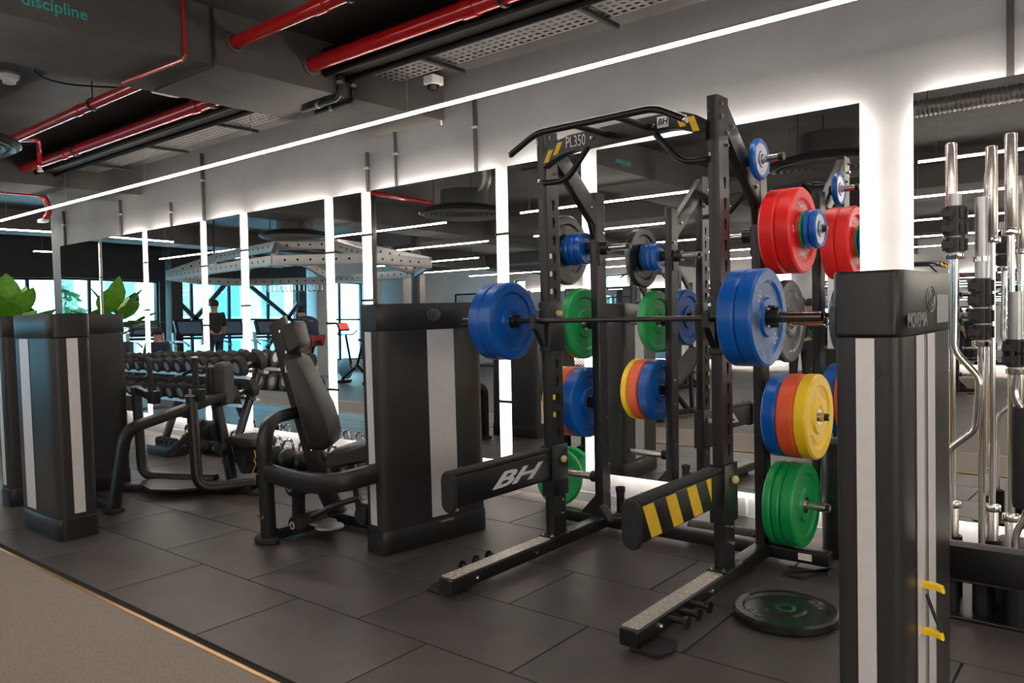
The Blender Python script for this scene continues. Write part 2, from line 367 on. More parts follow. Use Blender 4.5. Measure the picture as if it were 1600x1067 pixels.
for i, (x0, x1) in enumerate(edges):
    r = thing('wall_mirror', 'backlit wall mirror, '+names[i], 'mirror', ((x0+x1)/2, MY, MZ0), 'backlit mirrors along the wall')
    mirror_slab(x0, x1, 0, .003, MZ0, MZ1).build('mirror_glass', 'mirror', r)
    mirror_slab(x0+.002, x1-.002, .003, .011, MZ0+.002, MZ1-.002).build('backing', 'mirror_back', r)
    for (xa, xb, za, zb) in ((x0+.035,x1-.035,MZ1-.045,MZ1-.035), (x0+.035,x1-.035,MZ0+.035,MZ0+.045), (x0+.030,x0+.040,MZ0+.05,MZ1-.05), (x1-.040,x1-.030,MZ0+.05,MZ1-.05)):
        if i == 0 and xa < x1-.05: continue          # end panel gets only a dim strip, added to brighten its gap
        if i == 0 or (i == 1 and xb < x0+.05): mirror_slab(xa, xb, .0125, .026, za, zb).build('led_strip', 'led_gap_fill', r); continue
        if i == 1 and xb-xa > .5: xa += .35
        mirror_slab(xa, xb, .0125, .026, za, zb).build('led_strip', 'led_back', r)
    for xx in (x0+.10, x1-.10):
        for zz in (MZ0+.25, MZ1-.25): B().cyl((xx, MY+.012, zz), (xx, WY, zz), .012, 8).build('standoff', 'galvanised', r)
# clips that bridge the gaps
for i in range(1, 9):
    ga, gb = GAPS[i]
    for k, z in enumerate((.70, 1.32, 1.98) if i % 2 else (.62, 1.52, 2.1)):
        c = B().rbox(((ga+gb)/2, MY-.006+(z-1.365)*TILT, z), (gb-ga+.02, .008, .020), .003, 'y', .001, 1).own('mirror_clip', 'dark_metal', ((ga+gb)/2, MY, z))
        tag(c, '%s dark clip in the %s lit mirror gap from the left' % (['lowest','middle','highest'][k], ORD[i-1]), 'clip', 'clips bridging the lit gaps')
# dark conduits on the wall
for i, (x, z0, z1, r) in enumerate(((-.55,2.49,CZ,.017), (-4.13,2.49,3.08,.016), (-5.06,2.49,2.96,.014), (-5.43,2.49,2.84,.017), (-8.23,2.49,3.24,.020), (-8.98,2.49,2.78,.016), (-10.28,2.49,2.95,.018), (-12.05,2.49,2.98,.020))):
    r_ = thing('wall_conduit', 'dark vertical conduit on the lit wall, %s from the right' % ORD[i], 'conduit', (x, WY, z0), 'conduits above the mirrors')
    B().cyl((x, WY-r-.004, z0), (x, WY-r-.004, z1), r, 10).build('pipe', 'dark_metal', r_)
    B().rbox((x, WY-r-.004, z0+(z1-z0)*.6), (r*3, r*2+.006, .02), .004, 'z', .001, 1).build('clamp', 'galvanised', r_)
# wall socket below the mirrors
so = thing('wall_socket', 'grey floor-level socket box on the wall behind the squat rack', 'socket', (-2.03, WY, .10))
B().rbox((-2.03, WY-.02, .135), (.17, .04, .12), .008, 'y', .004).build('box', 'steel_grey', so); B().rbox((-2.03, WY-.044, .14), (.05,.012,.05), .004, 'y', .002).build('outlet', 'letter_grey', so)
so = thing('wall_socket', 'socket box low on the wall under the dumbbell rack', 'socket', (-8.6, WY, .1))
B().rbox((-8.6, WY-.02, .145), (.17, .04, .10), .008, 'y', .004).build('box', 'steel_grey', so); B().rbox((-8.6, WY-.044, .145), (.06,.012,.04), .004, 'y', .002).build('outlet', 'letter_grey', so)
# ------------------------------------------------------------------ ceiling services
def pendant(x0, x1, y, label, z=2.76, axis='x'):
    r = thing('linear_pendant', label, 'light', ((x0+x1)/2 if axis == 'x' else y, y if axis == 'x' else (x0+x1)/2, z), 'linear pendant lights')
    def bx(a, b, w0, w1, za, zb): return B().bb(a, b, y+w0, y+w1, za, zb) if axis == 'x' else B().bb(y+w0, y+w1, a, b, za, zb)
    bx(x0, x1, -.013, .013, z+.006, z+.016).build('housing', 'steel_grey', r)
    bx(x0+.004, x1-.004, -.0105, .0105, z-.010, z+.006).build('diffuser', 'led', r)
    n = max(2, int((x1-x0)/1.7))
    for k in range(n):
        a = x0+.15+(x1-x0-.3)*k/(n-1); p = (a, y) if axis == 'x' else (y, a)
        B().cyl((p[0], p[1], z+.016), (p[0], p[1], CZ), .0025, 5).build('cable', 'galvanised', r)
pendant(-13.6, 5.7, 3.75, 'long glowing linear pendant light running past the mirror wall')
ROW = [(1.15, ((-16.1,-12.6,'above the grey training rig'), (-10.6,-7.75,'left of the round diffuser in the mirrors'), (-6.4,-2.75,'behind the squat rack in the mirrors'), (-1.68,5.5,'behind the upright barbells in the mirrors'))),
       (-1.08, ((-12.7,-8.9,'towards the windows'), (-7.9,-5.2,'in the middle'), (-2.3,5.5,'at the right'))),
       (-3.4, ((-14.6,-11.2,'towards the windows'), (-9.4,-4.4,'in the middle'), (-3.2,5.5,'at the right'))),
       (-5.8, ((-17.4,-13.0,'towards the windows'), (-11.0,-5.0,'in the middle'), (-3.6,2.4,'at the right'))),
       (-7.8, ((-15.5,-9.5,'towards the windows'), (-7.5,2.0,'at the right')))]
for k, (y, segs) in enumerate(ROW):
    for (a, b, lb) in segs: pendant(a, b, y, '%s-row pendant light %s' % (ORD[k+1], lb))
pendant(2.55, 8.4, -12.80, 'pendant light turned across the far left end of the mirror wall', axis='y'); pendant(5.75, 6.25, -16.4, 'short pendant light in the side area past the mirror wall', axis='y')
# sprinkler pipes
def pipe(y, z, r, x0, x1, label, hang):
    t = thing('sprinkler_pipe', label, 'pipe', ((x0+x1)/2, y, z))
    B().cyl((x0,y,z), (x1,y,z), r, 18).build('pipe_run', 'red_pipe', t)
    for x in hang:
        B().cyl((x-.05,y,z), (x+.05,y,z), r*1.16, 18).build('coupling', 'red_pipe', t)
        B().lathe([(r*1.12,-.012),(r*1.3,-.012),(r*1.3,.012),(r*1.12,.012)], (x+.25,y,z), 'x', 16, True).build('hanger_ring', 'dark_metal', t)
        B().cyl((x+.25,y,z+r), (x+.25,y,CZ), .006, 6).build('hanger_rod', 'dark_metal', t)
pipe(3.36, 3.12, .050, -9.72, .74, 'thicker red sprinkler pipe nearer the mirror wall', (-8.6,-6.0,-3.0,-.6))
pipe(2.78, 3.13, .040, -9.72, .74, 'thinner red sprinkler pipe farther from the mirror wall', (-8.9,-6.8,-3.6,-.9))
pt = thing('sprinkler_pipe', 'red branch pipe with a sprinkler head beyond the beam on the left', 'pipe', (-8.2, 2.78, 3.1))
B().tube([(-8.3,2.78,3.13), (-8.3,3.0,3.16), (-8.7,3.15,3.15), (-8.7,3.15,2.98)], .022, 10, .06).build('pipe_run', 'red_pipe', pt)
B().lathe([(.012,0),(.016,-.03),(.03,-.05),(.03,-.055),(.0,-.055)], (-8.7,3.15,2.98), 'z', 12).build('sprinkler_head', 'white', pt)
pt = thing('sprinkler_pipe', 'red pipe elbow dropping at the far left end of the mirror wall', 'pipe', (-12.05, 4.4, 3.0))
B().tube([(-12.05,2.2,3.2), (-12.05,4.40,3.2), (-12.05,4.46,2.96), (-12.22,4.46,2.90)], .040, 12, .10).build('pipe_run', 'red_pipe', pt); B().rbox((-12.30,4.46,2.86), (.20,.10,.05), .02, 'z', .01).build('valve_box', 'white', pt)
pt = thing('sprinkler_pipe', 'short red pipe above the round diffuser in the mirrors', 'pipe', (-8.25, 1.5, 3.12))
B().tube([(-8.24,2.1,3.12), (-8.30,.9,3.12)], .032, 12).build('pipe_run', 'red_pipe', pt)
fd = thing('flexible_duct', 'silver corrugated duct under the ceiling seen above the upright bars', 'duct', (-1.5, 1.66, 3.1)); b = B()
b.lathe([((.075 if k % 2 else .062), k*.018) for k in range(70)], (-2.0,1.66,3.12), 'x', 16); b.build('corrugated_tube', 'galvanised', fd); B().cyl((-1.5,1.66,3.19),(-1.5,1.66,CZ), .005, 6).build('hanger_rod', 'dark_metal', fd)
# cable trays: perforated metal with real holes
def tray(y0, y1, z, x0, x1, label, m='galvanised', axis='x', pitch=.06):
    t = thing('cable_tray', label, 'cable tray', ((x0+x1)/2, (y0+y1)/2, z) if axis == 'x' else ((y0+y1)/2, (x0+x1)/2, z))
    b = B(); nx = int((x1-x0)/pitch); ny = max(3, int((y1-y0)/.05)); px, py = (x1-x0)/nx, (y1-y0)/ny
    T = (lambda a, c, d: (a, c, d)) if axis == 'x' else (lambda a, c, d: (c, a, d))
    for i in range(nx):
        for j in range(ny):
            a, c = x0+i*px, y0+j*py
            q = [T(a,c,z), T(a+px,c,z), T(a+px,c+py,z), T(a,c+py,z), T(a+px*.22,c+py*.27,z+.002), T(a+px*.78,c+py*.27,z+.002), T(a+px*.78,c+py*.73,z+.002), T(a+px*.22,c+py*.73,z+.002)]
            b.add(q, [(0,1,5,4),(1,2,6,5),(2,3,7,6),(3,0,4,7)])
    o = b.build('perforated_sheet', m, t, 10); o['kind'] = 'stuff'
    for c in (y0, y1):
        (B().bb(x0, x1, c-.002, c+.002, z, z+.06) if axis == 'x' else B().bb(c-.002, c+.002, x0, x1, z, z+.06)).build('side_flange', m, t)
    n = int((x1-x0)/1.3)
    for k in range(n):
        a = x0+.6+k*1.3
        if axis == 'x':
            B().beam([(a,y0-.07,z-.022),(a,y1+.10,z-.022)], .035, .030).build('bracket', 'dark_metal', t); B().cyl((a,y0-.04,z-.02),(a,y0-.04,CZ), .005, 6).build('hanger_rod', 'dark_metal', t)
        else:
            B().beam([(y0-.08,a,z-.022),(y1+.08,a,z-.022)], .035, .030).build('bracket', 'dark_metal', t); B().cyl((y0-.06,a,z-.02),(y0-.06,a,CZ), .005, 6).build('hanger_rod', 'dark_metal', t)
    return t
tray(3.80, 4.14, 3.16, -4.47, .74, 'perforated metal cable tray right of the wide ceiling beam')
tray(3.80, 4.14, 3.16, -9.70, -5.31, 'perforated metal cable tray left of the wide ceiling beam')
tray(-5.57, -5.33, 3.08, -2.0, 2.62, 'perforated cable tray hung along the left face of the wide ceiling beam', axis='y')
for (x0, x1, lb) in ((-4.47, .74, 'right'), (-9.70, -5.31, 'left')):
    d = thing('cable_duct', 'black ribbed cable duct beside the red pipe, %s of the wide ceiling beam' % lb, 'duct', ((x0+x1)/2, 3.62, 3.1))
    B().rbox(((x0+x1)/2, 3.57, 3.17), (x1-x0, .26, .16), .02, 'x', .004).build('duct_body', 'duct_black', d)
    for k, yy in enumerate((3.47, 3.66)): B().cyl((x0, yy, 3.08), (x1, yy, 3.08), .022, 10).build('cable_run', 'duct_black', d)
# conduits over the wide beam
for k, y in enumerate((3.58, 3.70)):
    c = thing('beam_conduit', 'black conduit bending under the wide ceiling beam, %s' % ('farther from the wall' if k == 0 else 'nearer the wall'), 'conduit', (-4.45, y, 2.95))
    B().tube([(-4.0,y+.05,3.27), (-4.30,y,3.27), (-4.455,y,3.24), (-4.455,y,2.936), (-4.92,y+.02,2.936)], .019, 10, .07).build('tube', 'black_metal', c)
    for z in (3.17, 3.04): B().cyl((-4.455,y,z-.012), (-4.455,y,z+.012), .025, 10).build('clamp', 'galvanised', c)
    B().cyl((-4.70,y+.008,2.936), (-4.73,y+.01,2.936), .025, 10).build('clamp', 'galvanised', c)
c = thing('beam_conduit', 'thin red conduit dropping down the face of the wide beam near the lettering', 'conduit', (-4.47, 2.44, 2.95))
B().tube([(-4.468,2.44,3.3), (-4.468,2.44,2.948), (-5.2,2.40,2.948)], .009, 8, .04).build('tube', 'red_pipe', c)
c = thing('beam_conduit', 'thin black conduit dropping down the face of the wide beam', 'conduit', (-4.47, 2.63, 2.95))
B().tube([(-4.466,2.62,3.3), (-4.466,2.63,2.946), (-5.2,2.62,2.946)], .010, 8, .04).build('tube', 'black_metal', c)
for y, z, r, lb in ((3.36,3.12,.075,'thicker'), (2.78,3.13,.062,'thinner')):
    o = B().lathe([(r*.72,0),(r,0),(r,.012),(r*.72,.02)], (-4.48,y,z), 'x', 22, True).own('pipe_sleeve', 'beam_grey', (-4.48,y,z)); tag(o, 'grey collar where the %s red pipe enters the wide beam' % lb, 'pipe collar')
# small ceiling cables on the left bay
for k, (pts, lb) in enumerate(((((-5.4,1.7,3.29),(-6.2,1.75,3.28),(-7.0,1.95,3.285),(-7.7,2.0,3.28)), 'loose grey cable sagging on the ceiling left of the wide beam'), (((-5.4,2.2,3.29),(-6.5,2.3,3.28),(-6.7,2.6,3.28),(-6.4,3.1,3.285)), 'loose black cable bent across the ceiling left of the wide beam'))):
    tag(B().tube(pts, .009, 6, .2).own('ceiling_cable', 'steel_grey' if k == 0 else 'black_metal', pts[0]), lb, 'cable')
# camera, detectors, speakers
s_ = thing('security_camera', 'small white security camera box at the top of the wall', 'camera', (-4.55, 4.5, 3.2))
B().rbox((-4.44, 4.50, 3.24), (.13,.13,.07), .015, 'z', .008).build('housing', 'white', s_); B().lathe([(.05,0),(.05,-.015),(.035,-.04),(0,-.05)], (-4.44,4.50,3.205), 'z', 16).build('dome', 'dark_metal', s_)
s_ = thing('access_point', 'flat white ceiling box beside the tray on the left face of the wide beam', 'ceiling box', (-5.50, 2.90, 3.05))
B().rbox((-5.50, 2.90, 3.07), (.28,.22,.05), .03, 'z', .01).build('housing', 'white', s_); B().lathe([(.08,0),(.07,-.02),(0,-.025)], (-5.50,2.90,3.045), 'z', 18).build('cover', 'white', s_); B().cyl((-5.50,2.90,3.095),(-5.50,2.90,CZ), .01, 6).build('rod', 'galvanised', s_)
s_ = thing('smoke_detector', 'round cream smoke detector on the ceiling at the top left', 'detector', (-6.75, 2.26, 3.25))
B().lathe([(.07,.03),(.07,0),(.062,-.02),(.045,-.03),(.045,-.05),(.03,-.055),(0,-.055)], (-6.75,2.26,CZ-.03), 'z', 18).build('body', 'white', s_); B().lathe([(.078,.03),(.078,.012),(.07,.012),(.07,.03)], (-6.75,2.26,CZ-.03), 'z', 18, True).build('base_ring', 'galvanised', s_)
# wall clutter just under the ceiling: hanging chain
ch = thing('pull_chain', 'thin pale chain hanging on the wall below the security camera', 'chain', (-4.50, 4.63, 2.9)); b = B()
for k in range(26): b.lathe([(.004,-.006),(.008,0),(.004,.006)], (-4.49, 4.635, 2.93+k*.0145), 'z', 6)
b.build('links', 'white', ch)
# round ceiling diffusers
def diffuser(x, y, label):
    t = thing('round_diffuser', label, 'air diffuser', (x,y,2.75), 'round ceiling air diffusers')
    B().lathe([(.56,0),(.58,.015),(.56,.05),(.42,.09),(.30,.10),(.30,.30),(0,.30)], (x,y,2.72), 'z', 40).build('shell', 'dark_metal', t)
    for k in range(7): B().lathe([(.10+k*.065,0),(.14+k*.065,-.016-.003*k),(.145+k*.065,-.012-.003*k),(.105+k*.065,.004)], (x,y,2.735), 'z', 36, True).build('ring_vane', 'steel_grey', t)
    B().tube([(x+.1,y,2.98), (x+.28,y,2.98), (x+.42,y+.02,3.08), (x+.42,y+.05,CZ)], .06, 12, .08).build('supply_pipe', 'galvanised', t)
    for k in range(3): a = k*2.1; B().cyl((x+.4*math.cos(a),y+.4*math.sin(a),2.79), (x+.4*math.cos(a),y+.4*math.sin(a),CZ), .005, 5).build('hanger_rod', 'dark_metal', t)
for x, y, l in ((-6.85,1.75,'round ceiling air diffuser above the carpet, seen left of the squat rack'), (-2.30,1.62,'round ceiling air diffuser seen in the mirror behind the red plates'), (-10.5,1.72,'round ceiling air diffuser above the training rig'), (-7.9,-2.3,'round ceiling air diffuser deeper in the hall, middle'), (-3.0,-2.2,'round ceiling air diffuser deeper in the hall, right'), (-12.6,-2.6,'round ceiling air diffuser deeper in the hall, left')): diffuser(x, y, l)
# ------------------------------------------------------------------ squat rack
RXL, RXR = -2.66, -1.63
UW, UD = .058, .130                     # upright section
FY, RY = 3.60, 4.10                     # front and rear uprights
rack = thing('squat_rack', 'black steel squat rack with plate storage in front of the mirrors', 'squat rack', (-2.145, 3.6, 0))
def keyhole(n=10):
    """outline of a keyhole slot around 0,0 (y,z), big end up"""
    out = []
    for k in range(n): a = 2*PI*k/n; out.append((.015*math.cos(a), .010+.015*math.sin(a)))
    return out
KH = [(.015,.010),(.012,.022),(0,.028),(-.012,.022),(-.015,.010),(-.012,-.002),(-.008,-.010),(-.008,-.028),(0,-.034),(.008,-.028),(.008,-.010),(.012,-.002)]
def upright(name, x, y, z0, z1, w, d, holes=None, m='black_metal'):
    """box section whose +x and -x sides carry keyhole slots with real depth"""
    b = B(); r = .010
    hx, hy = w/2, d/2
    # front and back with rounded edges
    for s in (-1, 1):
        sec = [(x-hx, y+s*(hy-r)), (x-hx+r*.3, y+s*(hy-r*.3)), (x-hx+r, y+s*hy), (x+hx-r, y+s*hy), (x+hx-r*.3, y+s*(hy-r*.3)), (x+hx, y+s*(hy-r))]
        vs = [(p[0],p[1],z0) for p in sec]+[(p[0],p[1],z1) for p in sec]
        b.add(vs, [(k,k+1,k+7,k+6) for k in range(5)])
    for s in (-1, 1):
        X = x+s*hx; yy0, yy1 = y-hy+r, y+hy-r
        if not holes: b.add([(X,yy0,z0),(X,yy1,z0),(X,yy1,z1),(X,yy0,z1)], [(0,1,2,3)]); continue
        h0, h1, pitch = holes; n = int(round((h1-h0)/pitch))
        b.add([(X,yy0,z0),(X,yy1,z0),(X,yy1,h0),(X,yy0,h0)], [(0,1,2,3)]); zt = h0+n*pitch
        b.add([(X,yy0,zt),(X,yy1,zt),(X,yy1,z1),(X,yy0,z1)], [(0,1,2,3)])
        for k in range(n):
            zc = h0+(k+.5)*pitch; c0, c1 = h0+k*pitch, h0+(k+1)*pitch
            outer = []; ring = []
            for (u, v) in KH:
                ang = math.atan2(v+.003, u); du, dv = math.cos(ang), math.sin(ang)
                t = min((abs((hy-r)/du) if abs(du) > 1e-6 else 9), (abs((pitch/2)/dv) if abs(dv) > 1e-6 else 9))
                outer.append((du*t, dv*t)); ring.append((u+.005, v))
            pts = [(X, y+o[0], zc+o[1]) for o in outer]+[(X, y+q[0], zc+q[1]) for q in ring]+[(X-s*.006, y+q[0], zc+q[1]) for q in ring]
            m_ = len(KH); fs = []
            for i in range(m_):
                j = (i+1) % m_; fs += [(i,j,m_+j,m_+i), (m_+i,m_+j,2*m_+j,2*m_+i)]
            cs = [(X,y+sy*(hy-r),zc+sz*pitch/2) for sy in (-1,1) for sz in (-1,1)]
            b.add(pts, fs)
            # corner triangles between the fan and the cell corners
            for c in cs:
                q = sorted(range(m_), key=lambda i: (outer[i][0]-(c[1]-y))**2+(outer[i][1]-(c[2]-zc))**2)[:2]
                b.add([pts[q[0]], pts[q[1]], c], [(0,1,2)])
    b.add([(x-hx,y-hy+r,z1),(x-hx+r,y-hy,z1),(x+hx-r,y-hy,z1),(x+hx,y-hy+r,z1),(x+hx,y+hy-r,z1),(x+hx-r,y+hy,z1),(x-hx+r,y+hy,z1),(x-hx,y+hy-r,z1)], [tuple(range(8))])
    o = b.build(name, m, rack, 30)
    if holes: B().bb(x-hx+.007, x+hx-.007, y-hy+.008, y+hy-.008, z0+.01, z1-.01).build('upright_inner_shade', 'hole', o)  # near-black block stands in for the shade inside the hollow upright
    return o
for X in (RXL, RXR):
    u = upright('front_upright', X, FY, .095, 2.40, UW, UD, (.34, 2.04, .10))
    b = B()
    for z in (2.36, 2.30): b.bolt((X+UW/2, FY-.03, z), (1,0,0)).bolt((X+UW/2, FY+.03, z-.13), (1,0,0))
    for z in (.22, .30): b.bolt((X+UW/2, FY+.02, z), (1,0,0))
    b.bolt((X-.01, FY-UD/2, 2.33), (0,-1,0)); b.bolt((X-.01, FY-UD/2, 2.12), (0,-1,0))
    b.build('bolt', 'chrome', u)
    u2 = upright('rear_upright', X, RY, .095, 2.105, .056, .105)
    b = B()
    for z in (1.86,1.69,1.22,.88,.71,.42,.25): b.bolt((X+.028, RY+.02, z), (1,0,0)); b.bolt((X+.028, RY-.02, z), (1,0,0)) if z in (1.69,) else None
    b.build('bolt', 'chrome', u2)
    # diagonal between front and rear upright
    B().beam([(X,3.62,2.34),(X,4.10,1.93)], .050, .115, up=(0,0,1)).build('diagonal_brace', 'dark_metal', rack)
    B().prism([(4.055,1.80),(4.055,2.02),(3.93,2.10),(3.99,1.97)], 'x', X-.012, X+.012).build('gusset', 'black_metal', rack)
    bo_ = B(); bo_.bolt((X+.026,3.70,2.27),(1,0,0)); bo_.bolt((X+.026,4.0,2.01),(1,0,0)); bo_.build('bolt', 'chrome', rack)
    # floor beam with tread plate
    B().rbox((X, 3.45, .062), (.085, 1.56, .072), .012, 'y', .004).build('floor_beam', 'black_metal', rack)
    tp = B().rbox((X, 3.09, .1005), (.080, .80, .005), .004, 'z', .001, 1)
    for i in range(26):
        for j in range(3):
            s = 1 if (i+j) % 2 else -1; cx, cy = X-.024+j*.024, 2.72+i*.029
            tp.box((cx, cy, .1045), (.020, .0055, .003), Matrix.Rotation(s*PI/4, 3, 'Z'))
    tp.build('tread_plate', 'tread', rack, label='silver diamond-pattern tread plate')
    for y_, w_ in ((2.745,.30),(3.53,.0)):
        if w_:
            dx = -.08 if X == RXL else .06
            B().prism([(X-.07+dx,2.70),(X+.06+dx,2.69),(X+.09+dx,2.76),(X+.06+dx,2.86),(X-.06+dx,2.86),(X-.09+dx,2.78)], 'z', .0, .020, .004).build('rubber_foot', 'foam', rack)
    B().rbox((X, FY, .1), (.11, .20, .012), .01, 'z', .002).build('base_flange', 'black_metal', rack)
    bo_ = B()
    for dy in (-.085,.085): bo_.bolt((X+.03,FY+dy,.106),(0,0,1),.011); bo_.bolt((X-.03,FY+dy,.106),(0,0,1),.011)
    for yy in (2.86,3.35): bo_.bolt((X+.0425,yy,.06),(1,0,0),.012)
    bo_.build('bolt', 'chrome', rack)
    s = -1 if X == RXL else 1
    for k in range(3):
        yy = 2.93+k*.105; p = X+s*.042
        pg = B().cyl((p,yy,.072), (p+s*.09,yy,.072), .013, 12).build('band_peg', 'black_metal', rack)
        B().lathe([(.0,.0),(.026,.0),(.026,.008),(0,.008)], (p+s*.088,yy,.072), 'x', 16).build('peg_cap', 'black_metal', pg)
    # rear foot reaching sideways
    B().rbox((X+s*.17, RY+.02, .062), (.36, .085, .072), .012, 'x', .004).build('rear_foot', 'black_metal', rack)
    B().prism([(X+s*.03,.10),(X+s*.16,.10),(X+s*.03,.24)], 'y', RY-.012, RY+.012).build('rear_gusset', 'black_metal', rack)
    B().prism([(X+s*.16,RY-.07),(X+s*.36,RY-.07),(X+s*.36,RY+.02),(X+s*.28,RY-.16),(X+s*.22,RY-.16)][:3]+[(X+s*.27,RY-.20),(X+s*.20,RY-.20)], 'z', 0, .022, .004).build('rubber_foot', 'foam', rack)
    # storage horns
    sg = -1 if X == RXL else 1
    for z in (1.772, 1.302, .805, .335):
        h = B().cyl((X+sg*.03,RY,z), (X+sg*.335,RY,z), .0245, 18).build('storage_horn', 'satin', rack)
        B().cyl((X+sg*.028,RY,z), (X+sg*.075,RY,z), .036, 16).build('horn_collar', 'black_metal', h)
        B().cyl((X+sg*.335,RY,z), (X+sg*.352,RY,z), .019, 14).build('horn_cap', 'black_metal', h); B().cyl((X+sg*.352,RY,z), (X+sg*.356,RY,z), .009, 10).build('horn_bolt', 'chrome', h)
    z = 1.765
    h = B().cyl((X-sg*.03,RY,z), (X-sg*.215,RY,z), .022, 16).build('inner_horn', 'satin', rack)
    B().cyl((X-sg*.028,RY,z), (X-sg*.085,RY,z), .040, 14).build('horn_collar', 'black_metal', h); B().cyl((X-sg*.215,RY,z), (X-sg*.235,RY,z), .018, 12).build('horn_cap', 'black_metal', h)
    B().rbox((X-sg*.032,RY,z-.03), (.01,.08,.15), .005, 'x', .002).build('horn_bracket', 'black_metal', rack)
# small horn on the right brace
h = B().cyl((RXR+.025,3.93,2.135), (RXR+.175,3.93,2.135), .020, 16).build('storage_horn', 'satin', rack)
B().cyl((RXR+.02,3.93,2.135), (RXR+.05,3.93,2.135), .034, 14).build('horn_collar', 'black_metal', h); B().cyl((RXR+.175,3.93,2.135), (RXR+.20,3.93,2.135), .021, 14).build('horn_cap', 'black_metal', h)
# cross members
B().rbox((-2.145, RY+.02, .062), (1.03, .085, .072), .012, 'x', .004).build('rear_cross_beam', 'black_metal', rack)
top = [(-2.635,2.245),(-2.60,2.285),(-2.54,2.318),(-2.45,2.338),(-2.2,2.348),(-1.95,2.352),(-1.84,2.350),(-1.77,2.342),(-1.70,2.315),(-1.655,2.285)]
bot = [(-2.635,2.185),(-2.58,2.215),(-2.50,2.242),(-2.40,2.256),(-2.2,2.262),(-1.98,2.268),(-1.86,2.272),(-1.80,2.266),(-1.73,2.240),(-1.655,2.190)]
cb = B().prism(top+bot[::-1], 'y', 3.515, 3.575, 0); cbo = cb.build('top_cross_beam', 'black_metal', rack, 25)
text('lettering', 'PL350', .085, 'letter_white', cbo, frame_y((-2.405,3.5125,2.297)), sx=.62)
def quad_y(x, z, w, h, sh, y, name, m, par, t=.0015): B().add([(x-w/2-sh,y-t,z-h/2),(x+w/2-sh,y-t,z-h/2),(x+w/2+sh,y-t,z+h/2),(x-w/2+sh,y-t,z+h/2),(x-w/2-sh,y,z-h/2),(x+w/2-sh,y,z-h/2),(x+w/2+sh,y,z+h/2),(x-w/2+sh,y,z+h/2)], [(0,1,2,3),(4,7,6,5),(0,4,5,1),(1,5,6,2),(2,6,7,3),(3,7,4,0)]).build(name, m, par)
quad_y(-2.588, 2.245, .032, .065, .018, 3.514, 'hazard_stripe', 'yellow', cbo); quad_y(-2.525, 2.277, .032, .065, .018, 3.514, 'hazard_stripe', 'yellow', cbo)
quad_y(-1.785, 2.305, .032, .068, -.014, 3.514, 'hazard_stripe', 'yellow', cbo); quad_y(-1.715, 2.275, .034, .075, -.014, 3.514, 'hazard_stripe', 'yellow', cbo)
quad_y(-1.880, 2.312, .062, .056, 0, 3.514, 'badge', 'white', cbo); text('lettering', 'BH', .042, 'black_metal', cbo, frame_y((-1.880,3.511,2.312)), shear=.2, bold=.001)
pb = B().tube([(-2.60,3.20,2.215),(-2.43,3.20,2.297),(-1.755,3.20,2.300),(-1.600,3.20,2.222)], .0165, 14, .05).build('pull_up_bar', 'black_metal', rack)
for x, z in ((-2.60,2.215),(-1.600,2.222)): B().lathe([(0,-.006),(.018,-.006),(.020,0),(.018,.006),(0,.006)], (x,3.20,z), 'x', 14).build('end_cap', 'chrome', pb)
for x in (-2.20,-1.965): B().tube([(x,3.20,2.300),(x-.01,3.53,2.305)], .0165, 12).build('pull_up_strut', 'black_metal', rack)
bo_ = B(); [bo_.bolt((x,3.514,2.30),(0,-1,0)) for x in (-2.30,-1.93)]; bo_.build('bolt', 'chrome', rack)
B().tube([(-2.635,3.53,2.105),(-2.48,3.53,2.098),(-2.335,3.53,2.262)], .0165, 12, .07).build('angled_grip', 'black_metal', rack)
B().tube([(-1.655,3.53,2.098),(-1.79,3.53,2.100),(-1.93,3.53,2.262)], .0165, 12, .07).build('angled_grip', 'black_metal', rack)
# hole markers
for z, m in ((1.69,'white'),(1.59,'white'),(1.49,'white'),(.89,'yellow'),(.79,'yellow')):
    B().rbox((RXL+UW/2+.003, FY-.036, z+.008), (.006,.020,.030), .006, 'x', .002).build('hole_marker', m, rack)
